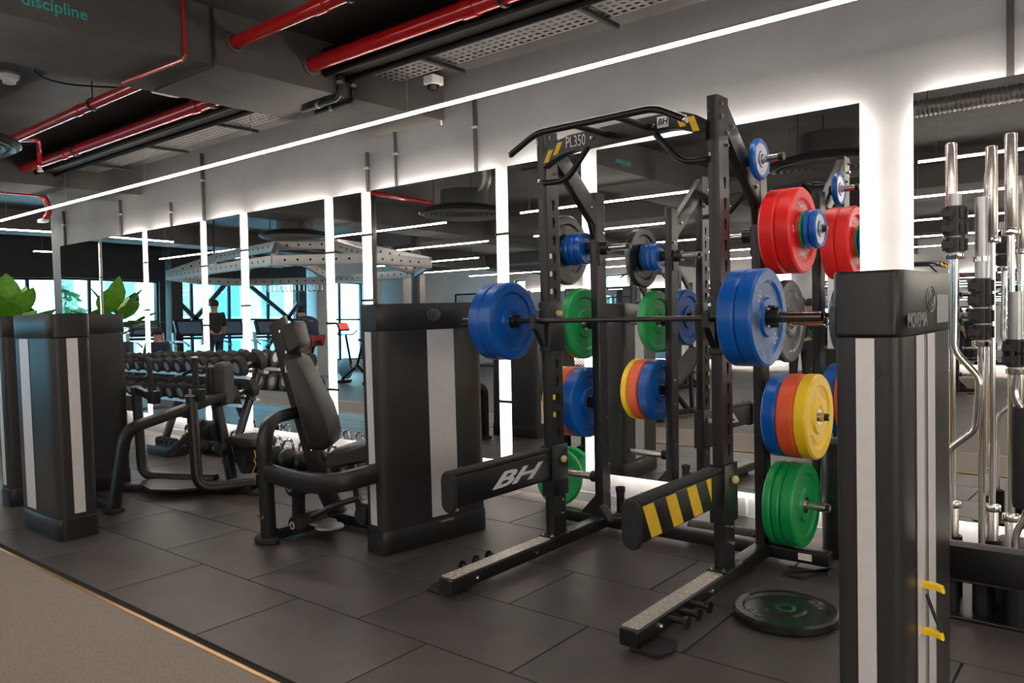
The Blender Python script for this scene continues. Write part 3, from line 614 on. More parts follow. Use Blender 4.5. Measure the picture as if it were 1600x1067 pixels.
# bar hooks
for X in (RXL, RXR):
    jh = B().rbox((X, FY, 1.30), (UW+.018, UD+.016, .28), .008, 'z', .004).build('hook_sleeve', 'dark_metal', rack)
    B().prism([(3.527,1.318),(3.445,1.318),(3.435,1.37),(3.422,1.37),(3.422,1.295),(3.445,1.285),(3.510,1.19),(3.527,1.19)], 'x', X-.016, X+.016).build('bar_hook', 'black_metal', jh)
    B().lathe([(0,0),(.012,0),(.017,.01),(.017,.022),(.012,.030),(0,.030)], (X+UW/2+.01,FY,1.375), 'x', 14).build('hook_pin', 'pale_yellow', jh)
    bo_ = B(); bo_.bolt((X-.02,FY-.073,1.40),(0,-1,0),.008); bo_.bolt((X-.02,FY-.073,1.20),(0,-1,0),.008); bo_.build('bolt', 'chrome', jh)
    # safety arm
    sl = B().rbox((X, FY, .475), (UW+.026, UD+.024, .29), .008, 'z', .004).build('arm_sleeve', 'black_metal', rack)
    B().lathe([(0,0),(.010,0),(.020,.008),(.020,.022),(.010,.030),(0,.030)], (X+UW/2+.013,FY+.01,.54), 'x', 16).build('arm_pin', 'pale_yellow', sl)
    pr = [(y-.0,z) for y, z in ((2.745,.435),(3.545,.425),(3.545,.585),(2.745,.595))]
    arm = B().rbox((X, 3.135, .513), (.062, .80, .165), .012, 'y', .004).build('safety_arm', 'black_metal', rack)
    B().rbox((X, 3.12, .603), (.075, .78, .022), .009, 'y', .004).build('arm_pad', 'foam', arm)
    B().rbox((X, 2.722, .515), (.088, .030, .205), .040, 'y', .008, 5).build('arm_end', 'foam', arm)
    bo_ = B(); bo_.bolt((X-.01,3.40,.614),(0,0,1),.007); bo_.bolt((X-.01,2.82,.614),(0,0,1),.007); bo_.build('bolt', 'chrome', arm)
    xf = X+.0315
    if X == RXL: text('lettering', 'BH', .108, 'letter_white', arm, frame_x((xf,3.18,.508)), shear=.50, sx=2.60, bold=.003)
    else:
        for k in range(4):
            yc = 2.83+k*.195; pts = [(yc-.075,.585),(yc+.015,.585),(yc+.085,.440),(yc-.005,.440)]
            if k == 3: pts = [(yc-.075,.585),(yc-.02,.585),(yc-.02,.47)]
            n = len(pts); b = B().add([(xf+.001,p[0],p[1]) for p in pts]+[(xf-.001,p[0],p[1]) for p in pts], [tuple(range(n))]+[(i,(i+1)%n,n+(i+1)%n,n+i) for i in range(n)]); b.build('hazard_stripe', 'yellow', arm)
# rear bar holder tube and landmine pivot
B().lathe([(.0,.10),(.026,.10),(.026,.255),(.031,.255),(.031,.285),(.022,.285),(.022,.14),(0,.14)], (-2.545, 4.12, 0), 'z', 18).build('bar_holder_tube', 'black_metal', rack)
lm = B().cyl((-2.52,4.0,.12), (-2.30,4.06,.135), .030, 14).build('landmine_pivot', 'dark_metal', rack)
B().cyl((-2.60,3.98,.19), (-2.53,3.99,.10), .032, 14).build('pivot_cup', 'dark_metal', lm); bo_ = B(); bo_.bolt((-2.36,4.02,.17),(0,0,1),.014,.02); bo_.bolt((-2.33,4.0,.15),(0,-1,0),.014,.02); bo_.build('bolt', 'chrome', lm)
B().rbox((-1.40, RY+.02-.0435, .064), (.07,.002,.035), .003, 'x', 0, 1).build('sticker', 'white', rack)

# ------------------------------------------------------------------ plates
def plate(name, label, m, R, th, pos, group=None, hub='chrome', axis='x', rim=.055, words=(), face=None, side=1):
    """bumper plate: raised rim, dished face with ring, steel hub; built around x, origin in its middle"""
    h = th/2; ri = .026
    s = R/.225
    prof = [(ri,-h*.80),(.050*s,-h*.80),(.058*s,-h*.98),(.085*s,-h*.98),(.092*s,-h*.66),(R-rim*s-.012,-h*.66),(R-rim*s,-h*.97),(R-.010,-h),(R,-h+.010),
            (R,h-.010),(R-.010,h),(R-rim*s,h*.97),(R-rim*s-.012,h*.66),(.092*s,h*.66),(.085*s,h*.98),(.058*s,h*.98),(.050*s,h*.80),(ri,h*.80)]
    o = B().lathe(prof, axis='x', n=48, closed=True).build(name, m, None, 28)
    hb = B().lathe([(.0255,-h*.9),(.044*s,-h*.9),(.044*s,-h*.7),(.044*s,h*.7),(.044*s,h*.9),(.0255,h*.9)], axis='x', n=24, closed=True).build('hub', hub, o)
    if face:
        B().lathe([(R-rim*s-.010,side*(h*.665+.0006)),(R-rim*s-.010,side*(h*.665-.001)),(.094*s,side*(h*.665-.001)),(.094*s,side*(h*.665+.0006))], axis='x', n=48, closed=True).build('face_disc', face, o)
        B().lathe([(R-.012,side*(h-.001)),(R-.012,side*(h+.0008)),(R-rim*s+.002,side*(h*.985)),(R-rim*s+.002,side*(h*.95))], axis='x', n=48, closed=True).build('rim_face', face, o)
        B().lathe([(.084*s,side*(h*.985)),(.084*s,side*(h*.95)),(.059*s,side*(h*.95)),(.059*s,side*(h*.985))], axis='x', n=32, closed=True).build('hub_face', face, o)
    for (tx, size, rr, ang, mm) in words:
        M = frame_x((side*(h*.68+.0015), 0, 0), side) @ Matrix.Rotation(ang, 4, 'Z') @ Matrix.Translation((0, rr, 0))
        text('lettering', tx, size, mm, o, M, depth=.0006)
    o.location = pos
    return tag(o, label, 'weight plate', group)
G = 'plates stored on the squat rack'
# right side horns (outward is +x)
XR0 = RXR+.075
def stackr(z, items):
    x = XR0
    for (m, R, th, lb, kw) in items:
        if R: plate('weight_plate', lb, m, R, th, (x+th/2, RY, z), G, **kw)
        x += th+.001
    return x
W = 'letter_white'
stackr(1.772, [('plate_red', .222, .082, 'inner red bumper plate on the right side of the squat rack', {}), ('plate_red', .222, .082, 'outer red bumper plate with white lettering on the right of the squat rack', dict(words=(('Xeleo',.050,.125,0,W),('Xeleo',.050,.125,PI,W),('25',.042,.135,PI/2,W)))),
  ('plate_green', .100, .012, 'thin green change plate between red and blue plates', {}), ('plate_blue', .100, .030, 'small blue change plate against the red bumper plate', {}), ('plate_blue', .100, .040, 'small blue change plate with a pale face at the end of the red plates', dict(face='face_silver', rim=.03))])
stackr(1.302, [('plate_blue', 0, .05, '', {}), ('plate_grey', .218, .045, 'glossy dark grey plate behind the loaded barbell', dict(words=(('20 KG',.038,.132,.5,'satin'),('20 KG',.038,.132,.5+PI,'satin'))))])
stackr(.805, [('plate_blue', .220, .075, 'blue bumper plate behind orange and yellow plates on the right', {}), ('plate_orange', .220, .088, 'orange bumper plate between blue and yellow plates on the right', {}), ('plate_yellow', .222, .070, 'yellow bumper plate on the right of the squat rack', dict(words=(('15 KG',.038,.132,-.6,'plate_yellow'),('15 KG',.038,.132,PI-.6,'plate_yellow'))))])
stackr(.335, [('plate_green', .222, .045, 'innermost of three green bumper plates low on the right of the rack', {}), ('plate_green', .222, .045, 'middle of three green bumper plates low on the right of the rack', {}), ('plate_green', .222, .070, 'outermost of three green bumper plates low on the right of the rack', {})])
plate('weight_plate', 'small blue plate with silver face at the top right of the squat rack', 'plate_blue', .105, .036, (RXR+.055+.018, 3.93, 2.135), G, face='face_silver', rim=.03)
# left side horns (outward is -x)
XL0 = RXL-.075
def stackl(z, items):
    x = XL0
    for (m, R, th, lb, kw) in items:
        if R: plate('weight_plate', lb, m, R, th, (x-th/2, RY, z), G, **kw)
        x -= th+.001
stackl(1.772, [('plate_blue', .100, .045, 'small blue change plate nearest the left rear upright of the rack', {}), ('plate_blue', .100, .045, 'second small blue change plate in front of the large black plate', {}), ('plate_blue', .100, .045, 'small blue change plate touching the large black plate', {}), ('plate_black', .222, .045, 'large black plate high on the left of the squat rack', dict(words=(('20 KG',.036,.132,.6,'letter_grey'),('20 KG',.036,.132,.6+PI,'letter_grey'))))])
stackl(1.302, [('plate_green', 0, .02, '', {}), ('plate_green', .222, .065, 'green bumper plate in the middle of the left side of the rack', {})])
stackl(.805, [('plate_blue', .222, .085, 'blue bumper plate on the left of the squat rack beside the upright', {}), ('plate_orange', .222, .085, 'orange bumper plate between blue and yellow plates on the left', {}), ('plate_yellow', .222, .055, 'yellow bumper plate on the left of the squat rack', {})])
# loose plates
o = plate('weight_plate', 'glossy black plate lying flat on the floor right of the rack', 'plate_black', .225, .046, (0,0,0), None, rim=.040, words=(('10 KG',.040,.150,.9,'letter_grey'),('10 KG',.040,.150,.9+PI,'letter_grey')))
o.rotation_euler = (0, -PI/2, 0); o.location = (-1.255, 3.395, .023)
o = plate('weight_plate', 'green plate standing on the floor and leaning on the mirror', 'plate_green', .20, .035, (0,0,0), None, hub='white'); 
o.rotation_euler = (Matrix.Rotation(PI/2, 3, 'Z') @ Matrix.Rotation(math.radians(10), 3, 'Y')).to_euler(); o.location = (-3.27, 4.47, .20)
o = plate('weight_plate', 'small green ring plate lying on the floor behind the rack', 'plate_green', .072, .022, (0,0,0), None, hub='plate_green', rim=.02); o.rotation_euler = (0, -PI/2, 0); o.location = (-3.03, 4.30, .011)

# ------------------------------------------------------------------ barbell on the hooks
BY, BZ, BXC, BH_ = 3.472, 1.335, -2.165, 1.06
bar = thing('barbell', 'long dark steel barbell resting across the squat rack hooks', 'barbell', (BXC, BY, BZ), 'barbells')
B().cyl((BXC-.66,BY,BZ), (BXC+.66,BY,BZ), .014, 14).build('shaft', 'bar_steel', bar)
for s in (-1, 1):
    sl = B().lathe([(.0,.0),(.0245,.0),(.0245,.405),(.020,.405),(.020,.38),(0,.38)], (0,0,0), 'x', 20)
    sl.v = [(BXC+s*(.655+p[0]), BY+p[1], BZ+p[2]) for p in sl.v]; sl.build('sleeve', 'sleeve', bar)
    B().cyl((BXC+s*.64,BY,BZ), (BXC+s*.665,BY,BZ), .037, 20).build('sleeve_collar', 'sleeve', bar)
G2 = 'plates loaded on the barbell'
for s, nm in ((-1,'left'), (1,'right')):
    for k, pn in enumerate(('inner','outer')):
        plate('weight_plate', '%s blue bumper plate loaded on the %s end of the barbell' % (pn, nm), 'plate_blue', .224, .080, (BXC+s*(.667+.040+k*.0805), BY, BZ), G2, face=('plate_blue_worn' if (s == 1 and k == 1) else None), words=((('20',.060,.132,.75,'letter_white'),('20',.060,.132,.75+PI,'letter_white')) if (s == 1 and k == 1) else ()))
    x = BXC+s*(.667+.163)
    cl = thing('bar_clamp', 'black plastic clamp locking the plates on the %s end of the barbell' % nm, 'clamp', (x, BY, BZ))
    B().lathe([(.0252,.0),(.038,.0),(.038,.045),(.0252,.045)], (x if s > 0 else x-.045, BY, BZ), 'x', 18, True).build('ring', 'black_plastic', cl)
    for k in range(8):
        a = k*PI/4; B().rbox((x+s*.022, BY+.040*math.cos(a), BZ+.040*math.sin(a)), (.038,.012,.012), .003, 'x', .001, 1).build('rib', 'black_plastic', cl)
    B().rbox((x+s*.022, BY-.02, BZ+.048), (.03,.05,.012), .003, 'y', .001, 1).build('lever', 'black_plastic', cl)
# padded tube lying on the floor behind the rack
fr = thing('bar_pad', 'dark foam bar pad lying on the floor behind the squat rack', 'bar pad', (-2.0, 4.32, .05))
B().lathe([(.018,-.20),(.045,-.20),(.048,-.19),(.048,.19),(.045,.20),(.018,.20)], (-1.97,4.31,.048), 'x', 20, True).build('foam_tube', 'cushion', fr); B().lathe([(.046,-.20),(.0485,-.20),(.0485,-.19),(.046,-.19)], (-1.97,4.31,.048), 'x', 20, True).build('end_band', 'foam', fr)

wb_ = thing('waste_bin', 'black cylindrical bin standing between the green plates and the right tower', 'bin', (-1.30, 4.43, 0))
B().lathe([(0,0),(.112,0),(.116,.01),(.120,.34),(.120,.62),(.114,.63),(.110,.60),(.105,.05),(0,.04)], (-1.30,4.43,0), 'z', 32).build('bin_body', 'black_plastic', wb_)
B().lathe([(.1195,.335),(.123,.335),(.123,.345),(.1195,.345)], (-1.30,4.43,0), 'z', 32, True).build('bin_band', 'dark_metal', wb_)
# ------------------------------------------------------------------ machine towers
def sup(a, b, p=8, n=56):
    out = []
    for k in range(n):
        t = 2*PI*k/n; c, s = math.cos(t), math.sin(t)
        out.append((a*math.copysign(abs(c)**(2/p), c), b*math.copysign(abs(s)**(2/p), s)))
    return out
def tower(root, M, w, L, H=1.455, sA=.034, sB=(.44,.70), sBn=None, logo=True, word=False, plain=False):
    """cabinet of a weight machine; local x = across, y = along, strip A on the -y end, strip B on the +x side (sBn: on the -x side)"""
    P = 8
    def go(b, name, m, par, ang=35): b.v = [tuple(M @ Vector(v)) for v in b.v]; return b.build(name, m, par, ang)
    def xs(y, a=w/2, bb=L/2): return a*max(0, 1-abs(y/bb)**P)**(1/P)
    body = go(B().prism(sup(w/2, L/2), 'z', .135, H-.158), 'tower_body', 'body_plastic', root, 40)
    go(B().prism(sup(w/2+.006, L/2+.006), 'z', 0, .137, .004), 'tower_base', 'black_plastic', body, 40)
    go(B().prism(sup(w/2+.004, L/2+.004), 'z', H-.156, H, .006), 'tower_cap', 'black_plastic', body, 40)
    def panel(pts, z0, z1, name, m):
        n = len(pts); b = B()
        b.add([(x,y,z0) for x,y in pts]+[(x,y,z1) for x,y in pts], [(k,k+1,n+k+1,n+k) for k in range(n-1)])
        b.add([(x*.97,y*.99,z0) for x,y in pts]+[(x*.97,y*.99,z1) for x,y in pts], [(k,n+k,n+k+1,k+1) for k in range(n-1)])
        go(b, name, m, body, 60)
    if sA: panel([(x, -(L/2)*(1-abs(x/(w/2))**P)**(1/P)-.0025) for x in [(-sA+2*sA*k/6) for k in range(7)]], .165, H-.160, 'light_strip', 'silver')
    for sd, rng in ((1, sB), (-1, sBn)):
        if not rng: continue
        y0, y1 = -L/2+rng[0]*L, -L/2+rng[1]*L
        def seg(f0, f1, e): return [(sd*(xs(y)+e), y) for y in [y0+(y1-y0)*(f0+(f1-f0)*k/6) for k in range(7)]]
        if word:
            panel(seg(0,.40,.0025), .10, H-.160, 'light_strip', 'silver'); panel(seg(.40,.58,.0008), .10, H-.160, 'pin_slot', 'letter_grey'); panel(seg(.58,1,.0025), .10, H-.160, 'light_strip', 'silver')
        else: panel(seg(0,1,.0025), .16, H-.160, 'light_strip', 'silver')
        if not plain: panel([(sd*(xs(y)+.007), y) for y in (y0+.06, y0+.11, y0+.16)], .118, .131, 'maker_plate', 'letter_grey')
    if logo:
        yc = -L/2+(sB or sBn)[0]*L+.055*(1 if not word else 2.75); sd = 1 if sB else -1
        for (ra, rb, dy, dz) in ((.047,.033,0,0), (.031,.021,.006,.002), (.016,.009,.012,.003)):
            pts = [(sd*(xs(yc, w/2+.004, L/2+.004)+.0012), yc+dy+ra*math.cos(t), H-.070+dz+rb*math.sin(t)) for t in [2*PI*k/28 for k in range(28)]]
            go(B().loft([[Vector(p)+V(q[0],0,0)+(Vector(p)-V(p[0],yc+dy,H-.070+dz)).normalized()*q[1] for q in circ(.0016, 5)] for p in pts], closed=True), 'logo_ring', 'logo_grey', body)
    if word:
        text('lettering', 'MOVEMIA', .050, 'logo_grey', body, M @ frame_x((w/2+.0068, -L/2+.130, H-.122)), sx=.92, depth=.0006, bold=.0008)
        panel([(w/2+.0052, y) for y in (-L/2+.355,-L/2+.43,-L/2+.505)], H-.135, H-.060, 'instruction_card', 'steel_grey')
    return body
# --- seated machine with tall tower in the middle
mb = thing('seated_weight_machine', 'black seated weight machine with tilted backrest and tall tower in the middle', 'weight machine', (-3.9, 3.1, 0))
tower(mb, Matrix.Translation((-3.452,3.345,0)) @ Matrix.Rotation(math.radians(-8.5), 4, 'Z'), .205, .775)
MS = Matrix.Translation((-4.25,3.25,0)) @ Matrix.Rotation(math.radians(38), 4, 'Z')      # the seat is turned towards the mirrors
def turned(b): b.v = [tuple(MS @ Vector(((v[0]+4.25)*.62, (v[1]-3.25), v[2]))) for v in b.v]; return b
turned(B().beam([(-4.20,3.25,.03),(-4.42,3.25,.36),(-4.80,3.25,1.37)], .075, .19, up=(1,0,0), r=.02, fil=.15)).build('back_beam', 'black_metal', mb)
hr = B()
Mh = Matrix.Translation((-4.60,3.25,1.255)) @ Matrix.Rotation(math.radians(-19), 4, 'Y'); hr.rbox((0,0,0), (.17,.26,.20), .045, 'y', .03, 5); hr.v = [tuple(Mh @ Vector(v)) for v in hr.v]; turned(hr).build('headrest', 'cushion', mb)
pad = [(-4.685,1.12),(-4.60,1.145),(-4.525,1.12),(-4.44,1.02),(-4.355,.90),(-4.275,.80),(-4.225,.70),(-4.205,.61),(-4.225,.545),(-4.285,.515),(-4.40,.515),(-4.465,.545)]
turned(B().prism(pad, 'y', 3.09, 3.41, .035)).build('backrest', 'cushion', mb, 50)
B().beam([(-4.225,2.72,.03),(-4.245,2.72,.76),(-4.42,3.16,.76)], .075, .085, up=(1,0,0), r=.018, fil=.20, seg=8).build('front_frame', 'black_metal', mb)
B().beam([(-4.25,2.72,.445),(-3.92,2.70,.430),(-3.55,2.68,.445),(-3.47,3.02,.48)], .060, .115, up=(0,0,1), r=.020, fil=.20, seg=8).build('side_rail', 'black_metal', mb)
B().beam([(-4.25,3.25,.05),(-3.50,3.28,.05)], .09, .07).build('floor_rail', 'black_metal', mb)
B().beam([(-4.225,2.76,.05),(-4.22,3.25,.05)], .09, .07).build('floor_rail', 'black_metal', mb)
B().prism([(-4.235+.10*math.cos(t), 2.71+.062*math.sin(t)) for t in [2*PI*k/16 for k in range(16)]], 'z', 0, .04, .012).build('rubber_foot', 'foam', mb)
turned(B().prism([(-4.29,.425),(-4.26,.485),(-4.05,.525),(-3.80,.56),(-3.60,.53),(-3.58,.46),(-4.02,.415),(-4.26,.40)], 'y', 3.07, 3.42, .03)).build('seat', 'cushion', mb, 50)
turned(B().beam([(-4.05,3.25,.42),(-3.98,3.25,.08)], .08, .06, up=(1,0,0))).build('seat_post', 'black_metal', mb)
for (x, y, z, r) in ((-4.165,2.86,.325,.062), (-4.165,2.87,.085,.060)):
    ro = B().lathe([(0,-.02),(r*.5,-.02),(r*.85,-.015),(r,0),(r,.20),(r*.9,.215),(0,.215)], (x,y,z), 'y', 22).build('roller_pad', 'foam', mb)
    B().lathe([(.016,-.024),(.024,-.024),(.024,-.019),(.016,-.019)], (x,y,z), 'y', 18, True).build('roller_ring', 'silver', ro)
B().beam([(-4.20,2.93,.34),(-4.21,2.93,.06)], .07, .06, up=(1,0,0), r=.012).build('roller_arm', 'black_metal', mb)
for (x, y) in ((-4.08,3.02),(-3.96,2.98)): B().lathe([(0,.0),(.085,.0),(.09,.006),(.085,.014),(.03,.018),(0,.018)], (x,y,.075), 'z', 24).build('pivot_disc', 'steel_grey', mb)
B().tube([(-4.16,2.95,.10),(-3.98,3.05,.20),(-3.80,3.10,.26)], .018, 8).build('linkage', 'black_metal', mb)
B().rbox((-3.72,3.12,.17), (.16,.12,.14), .03, 'y', .01).build('cam_housing', 'black_plastic', mb); B().cyl((-3.72,3.03,.17),(-3.72,3.21,.17), .055, 18).build('cam_wheel', 'dark_metal', mb)
turned(B().rbox((-4.70,3.210,1.05), (.04,.004,.05), .003, 'x', 0, 1)).build('sticker', 'white', mb)
b = B(); [b.bolt((x,3.212,z),(0,-1,0),.010) for x, z in ((-4.76,1.30),(-4.70,1.16),(-4.60,.86),(-4.47,.50))]; turned(b); [b.bolt((x,2.676,.17),(0,-1,0),.010) for x in (-4.25,-4.205)]; b.build('bolt', 'chrome', mb)

# --- standing machine on the left, with the long tower behind
ma = thing('leg_machine', 'black leg machine with curved tubes and footplate on the left', 'weight machine', (-6.2, 2.9, 0))
tower(ma, Matrix.Translation((-6.795,2.56,0)), .21, .91, sB=(.36,.60), logo=False, plain=True)
B().beam([(-5.87,2.50,.02),(-5.80,2.585,.60),(-5.86,3.40,.765)], .070, .085, up=(1,0,0), r=.012, fil=.10, seg=6).build('swing_arm', 'black_metal', ma)
B().rbox((-5.87,2.50,.015), (.14,.12,.03), .03, 'z', .006).build('rubber_foot', 'foam', ma)
for nm, pts, r in (('guard_tube', [(-5.83,3.11,.80),(-5.73,3.08,.07),(-5.52,3.45,.075)], .043), ('guard_tube', [(-6.64,3.06,.84),(-6.62,3.07,.075),(-5.93,3.35,.08)], .040)):
    g_ = B().tube(pts, r, 16, .13, seg=7).build(nm, 'black_metal', ma)
    p = pts[0]; B().lathe([(r+.003,-.03),(r+.003,.0),(r-.004,.006),(0,.006)], p, 'z', 18).build('tube_cap', 'dark_metal', g_); B().lathe([(r+.0035,-.006),(r+.0035,-.001),(r-.002,-.001),(r-.002,-.006)], p, 'z', 18, True).build('tube_ring', 'silver', g_)
B().tube([(-6.42,3.0,1.085),(-6.265,3.0,1.08),(-6.25,3.0,.79)], .022, 12, .06).build('handle', 'foam', ma)
B().beam([(-6.62,3.06,.81),(-6.22,3.0,.775)], .05, .06).build('handle_bracket', 'black_metal', ma); B().rbox((-6.21,3.0,.775), (.10,.07,.10), .012, 'z', .004).build('handle_clamp', 'black_metal', ma)
hn = B().tube([(-5.84,3.16,.80),(-5.845,3.16,1.09)], .024, 12).build('handle', 'foam', ma); B().lathe([(.0,0),(.025,0),(.022,.012),(0,.015)], (-5.845,3.16,1.09), 'z', 14).build('handle_cap', 'silver', hn)
B().rbox((-5.80,3.16,.80), (.11,.07,.09), .012, 'z', .004).build('handle_clamp', 'black_metal', ma)
MA = Matrix.Translation((-6.02,3.47,0)) @ Matrix.Rotation(math.radians(40), 4, 'Z')
b = B().rbox((-.055,0,.85), (.05,.20,.30), .02, 'x', .008); b.v = [tuple(MA @ Vector(v)) for v in b.v]; b.build('pad_plate', 'black_plastic', ma)
b = B().rbox((.03,0,.85), (.10,.27,.36), .05, 'x', .03, 5); b.v = [tuple(MA @ Vector(v)) for v in b.v]; b.build('back_pad', 'cushion', ma)
B().beam([(-6.09,3.46,.72),(-6.02,3.48,.40),(-5.95,3.50,.05)], .075, .085, up=(1,0,0), r=.02, fil=.12).build('pad_post', 'black_metal', ma)
B().rbox((-5.78,3.60,.375), (.40,.26,.075), .06, 'z', .02, 5).build('seat', 'cushion', ma)
B().prism([(-5.96,.33),(-5.62,.33),(-5.58,.26),(-5.70,.12),(-5.84,.10),(-5.93,.20)], 'y', 3.52, 3.66, .01).build('cam_housing', 'black_plastic', ma)
B().lathe([(0,-.02),(.035,-.02),(.035,0),(0,0)], (-5.745,3.52,.23), 'y', 16).build('pivot_knob', 'dark_metal', ma); B().lathe([(0,-.03),(.045,-.03),(.045,.03),(0,.03)], (-5.96,3.44,.31), 'y', 18).build('pivot_knob', 'dark_metal', ma)
B().tube([(-5.615,3.513,.32),(-5.60,3.513,.27),(-5.625,3.513,.24),(-5.60,3.513,.21),(-5.66,3.513,.13)], .004, 6).build('trim_line', 'yellow', ma)
pl = [(-6.45,2.98),(-6.30,2.90),(-6.05,2.86),(-5.86,2.96),(-5.74,3.18),(-5.72,3.34),(-5.82,3.40),(-6.02,3.36),(-6.30,3.24),(-6.44,3.10)]
B().prism(pl, 'z', .055, .075, .006).build('foot_plate', 'dark_metal', ma)
B().beam([(-6.55,2.86,.035),(-5.50,3.42,.035)], .08, .06).build('floor_rail', 'black_metal', ma); B().beam([(-5.90,2.52,.035),(-6.70,2.58,.035)], .08, .06).build('floor_rail', 'black_metal', ma)
for (x, y) in ((-5.47,3.45),(-5.62,3.52)): B().lathe([(0,.0),(.09,.0),(.09,.02),(.06,.035),(0,.04)], (x,y,0), 'z', 20).build('rubber_foot', 'foam', ma)
B().cyl((-5.55,3.52,.05),(-5.55,3.52,.13), .04, 16).build('post_collar', 'dark_metal', ma)
B().beam([(-6.22,3.10,.30),(-6.02,3.32,.55)], .05, .05).build('link_bar', 'dark_metal', ma); B().cyl((-6.30,3.42,.45),(-6.05,3.46,.45), .085, 20).build('counterweight', 'foam', ma)
B().tube([(-6.30,3.30,.93),(-6.15,3.34,.99),(-5.92,3.30,1.0)], .014, 8, .05).build('adjust_lever', 'dark_metal', ma)

# --- tower at the far left front
t1_ = thing('weight_machine_tower', 'black machine tower with two pale strips, nearest the left edge', 'weight machine', (-5.68, 2.08, 0))
tower(t1_, Matrix.Translation((-5.69,2.075,0)) @ Matrix.Rotation(PI/2, 4, 'Z'), .25, .66, sB=None, sBn=(.56,.80), logo=False, plain=True)
# --- tower on the right, cut off by the frame
t3_ = thing('weight_machine_tower', 'large black machine tower with MOVEMIA lettering in the right foreground', 'weight machine', (-.53, 2.33, 0))
tower(t3_, Matrix.Translation((-.526,2.262,0)), .160, .60, H=1.470, sA=.021, sB=(.22,.57), word=True)
B().beam([(-.50,2.62,.615),(-.20,2.56,.635),(.25,2.56,.650),(.70,2.62,.650)], .075, .115, r=.03, fil=.15).build('side_rail', 'black_metal', t3_)
B().beam([(.70,2.62,.64),(.74,2.62,.02)], .08, .08, up=(1,0,0)).build('front_frame', 'black_metal', t3_); B().rbox((.74,2.62,.02), (.18,.12,.04), .04, 'z', .01).build('rubber_foot', 'foam', t3_)
for z, y in ((.680,2.150), (.565,2.140)):
    B().prism([(-.452,z-.006),(-.452,z+.008),(-.420,z+.009),(-.398,z+.003),(-.394,z-.013),(-.412,z-.008)], 'y', y-.010, y+.010, .003).build('selector_pin', 'yellow', t3_)
B().tube([(-.435,2.15,.655),(-.430,2.15,.640),(-.415,2.147,.60),(-.400,2.143,.568)], .0045, 8).build('pin_cord', 'foam', t3_)
B().prism([(-.512+p[0],1.235+p[1]) for p in rrect(.050,.044,.0219,6)], 'y', 1.966, 1.9600, .001).build('badge', 'body_plastic', t3_)

# ------------------------------------------------------------------ upright bar holder with bars
hd = thing('bar_holder', 'black floor stand holding upright bars on the right', 'bar holder', (-.40, 4.0, 0))
B().rbox((-.28,4.0,.008), (1.0,.42,.016), .03, 'z', .004).build('base_plate', 'black_metal', hd)
B().rbox((-.28,4.0,.172), (.98,.40,.010), .03, 'z', .003).build('top_plate', 'dark_metal', hd)
SPOTS = [(-.71,4.06),(-.555,4.08),(-.465,3.94),(-.30,4.08),(-.69,3.87),(-.57,3.90),(-.435,3.83),(-.15,3.90),(-.10,4.08)]
for x, y in SPOTS: B().lathe([(.030,.012),(.039,.012),(.039,.30),(.030,.30)], (x,y,0), 'z', 18, True).build('cup', 'black_metal', hd)
BL = ['leftmost straight chrome bar standing in the bar holder', 'straight chrome bar behind the black clamps in the bar holder', 'tallest straight chrome bar at the right edge', 'straight chrome bar farthest right at the back of the bar holder']
def olympic(x, y, z1, label):
    t = thing('barbell', label, 'barbell', (x,y,.02), 'bars standing in the holder')
    B().cyl((x,y,.40),(x,y,z1-.40), .014, 14).build('shaft', 'chrome', t)
    for za, zb in ((.02,.43), (z1-.41,z1)): B().lathe([(0,za),(.023,za),(.025,za+.004),(.025,zb-.004),(.023,zb),(0,zb)], (x,y,0), 'z', 20).build('sleeve', 'satin', t)
    for z in (.445, z1-.415): B().lathe([(0,z-.014),(.034,z-.014),(.036,z-.010),(.036,z+.010),(.034,z+.014),(0,z+.014)], (x,y,0), 'z', 22).build('collar', 'chrome', t)
for (x, y), z1, lb in zip(SPOTS[:4], (2.105, 2.07, 2.09, 2.06), BL): olympic(x, y, z1, lb)
def clamp_z(x, y, z, label):
    t = thing('bar_clamp', label, 'clamp', (x,y,z), 'clamps on the upright bars')
    B().lathe([(.026,-.032),(.038,-.032),(.038,.032),(.026,.032)], (x,y,z), 'z', 18, True).build('ring', 'black_plastic', t)
    for k in range(6):
        a = k*PI/3+.3; B().rbox((x+.041*math.cos(a), y+.041*math.sin(a), z), (.016,.016,.05), .003, 'z', .001, 1).build('rib', 'black_plastic', t)
    B().rbox((x-.02, y-.046, z), (.05,.014,.028), .003, 'y', .001, 1).build('lever', 'black_plastic', t)
def curl(x, y, zt, zs, path, label):
    t = thing('curl_bar', label, 'barbell', (x,y,.02), 'bars standing in the holder')
    B().lathe([(0,zs),(.025,zs),(.025,zt),(0,zt)], (x,y,0), 'z', 20).build('sleeve', 'steel_grey', t)
    B().lathe([(0,zs-.022),(.036,zs-.022),(.038,zs-.018),(.038,zs),(0,zs)], (x,y,0), 'z', 22).build('collar', 'chrome', t)
    B().tube(path, .0145, 14, .035).build('shaft', 'chrome', t); return t
x, y = SPOTS[4]
curl(-.66, 3.85, 1.85, 1.59, [(-.66,3.85,1.60),(-.665,3.85,1.17),(-.57,3.85,1.055),(-.585,3.85,.83),(-.69,3.86,.735),(-.69,3.87,.03)], 'bent chrome curl bar with a zigzag in its middle')
for k, z in enumerate((1.63,1.70,1.765)): clamp_z(-.66, 3.85, z, '%s black clamp on the zigzag curl bar' % ('lowest','middle','highest')[k])
x, y = SPOTS[5]
t = curl(x, y, 1.83, 1.21, [(x,y,1.22),(x,y,.03)], 'straight short bar with grey sleeve between the tall bars'); B().lathe([(0,1.555),(.034,1.555),(.034,1.575),(0,1.575)], (x,y,0), 'z', 20).build('collar', 'chrome', t)
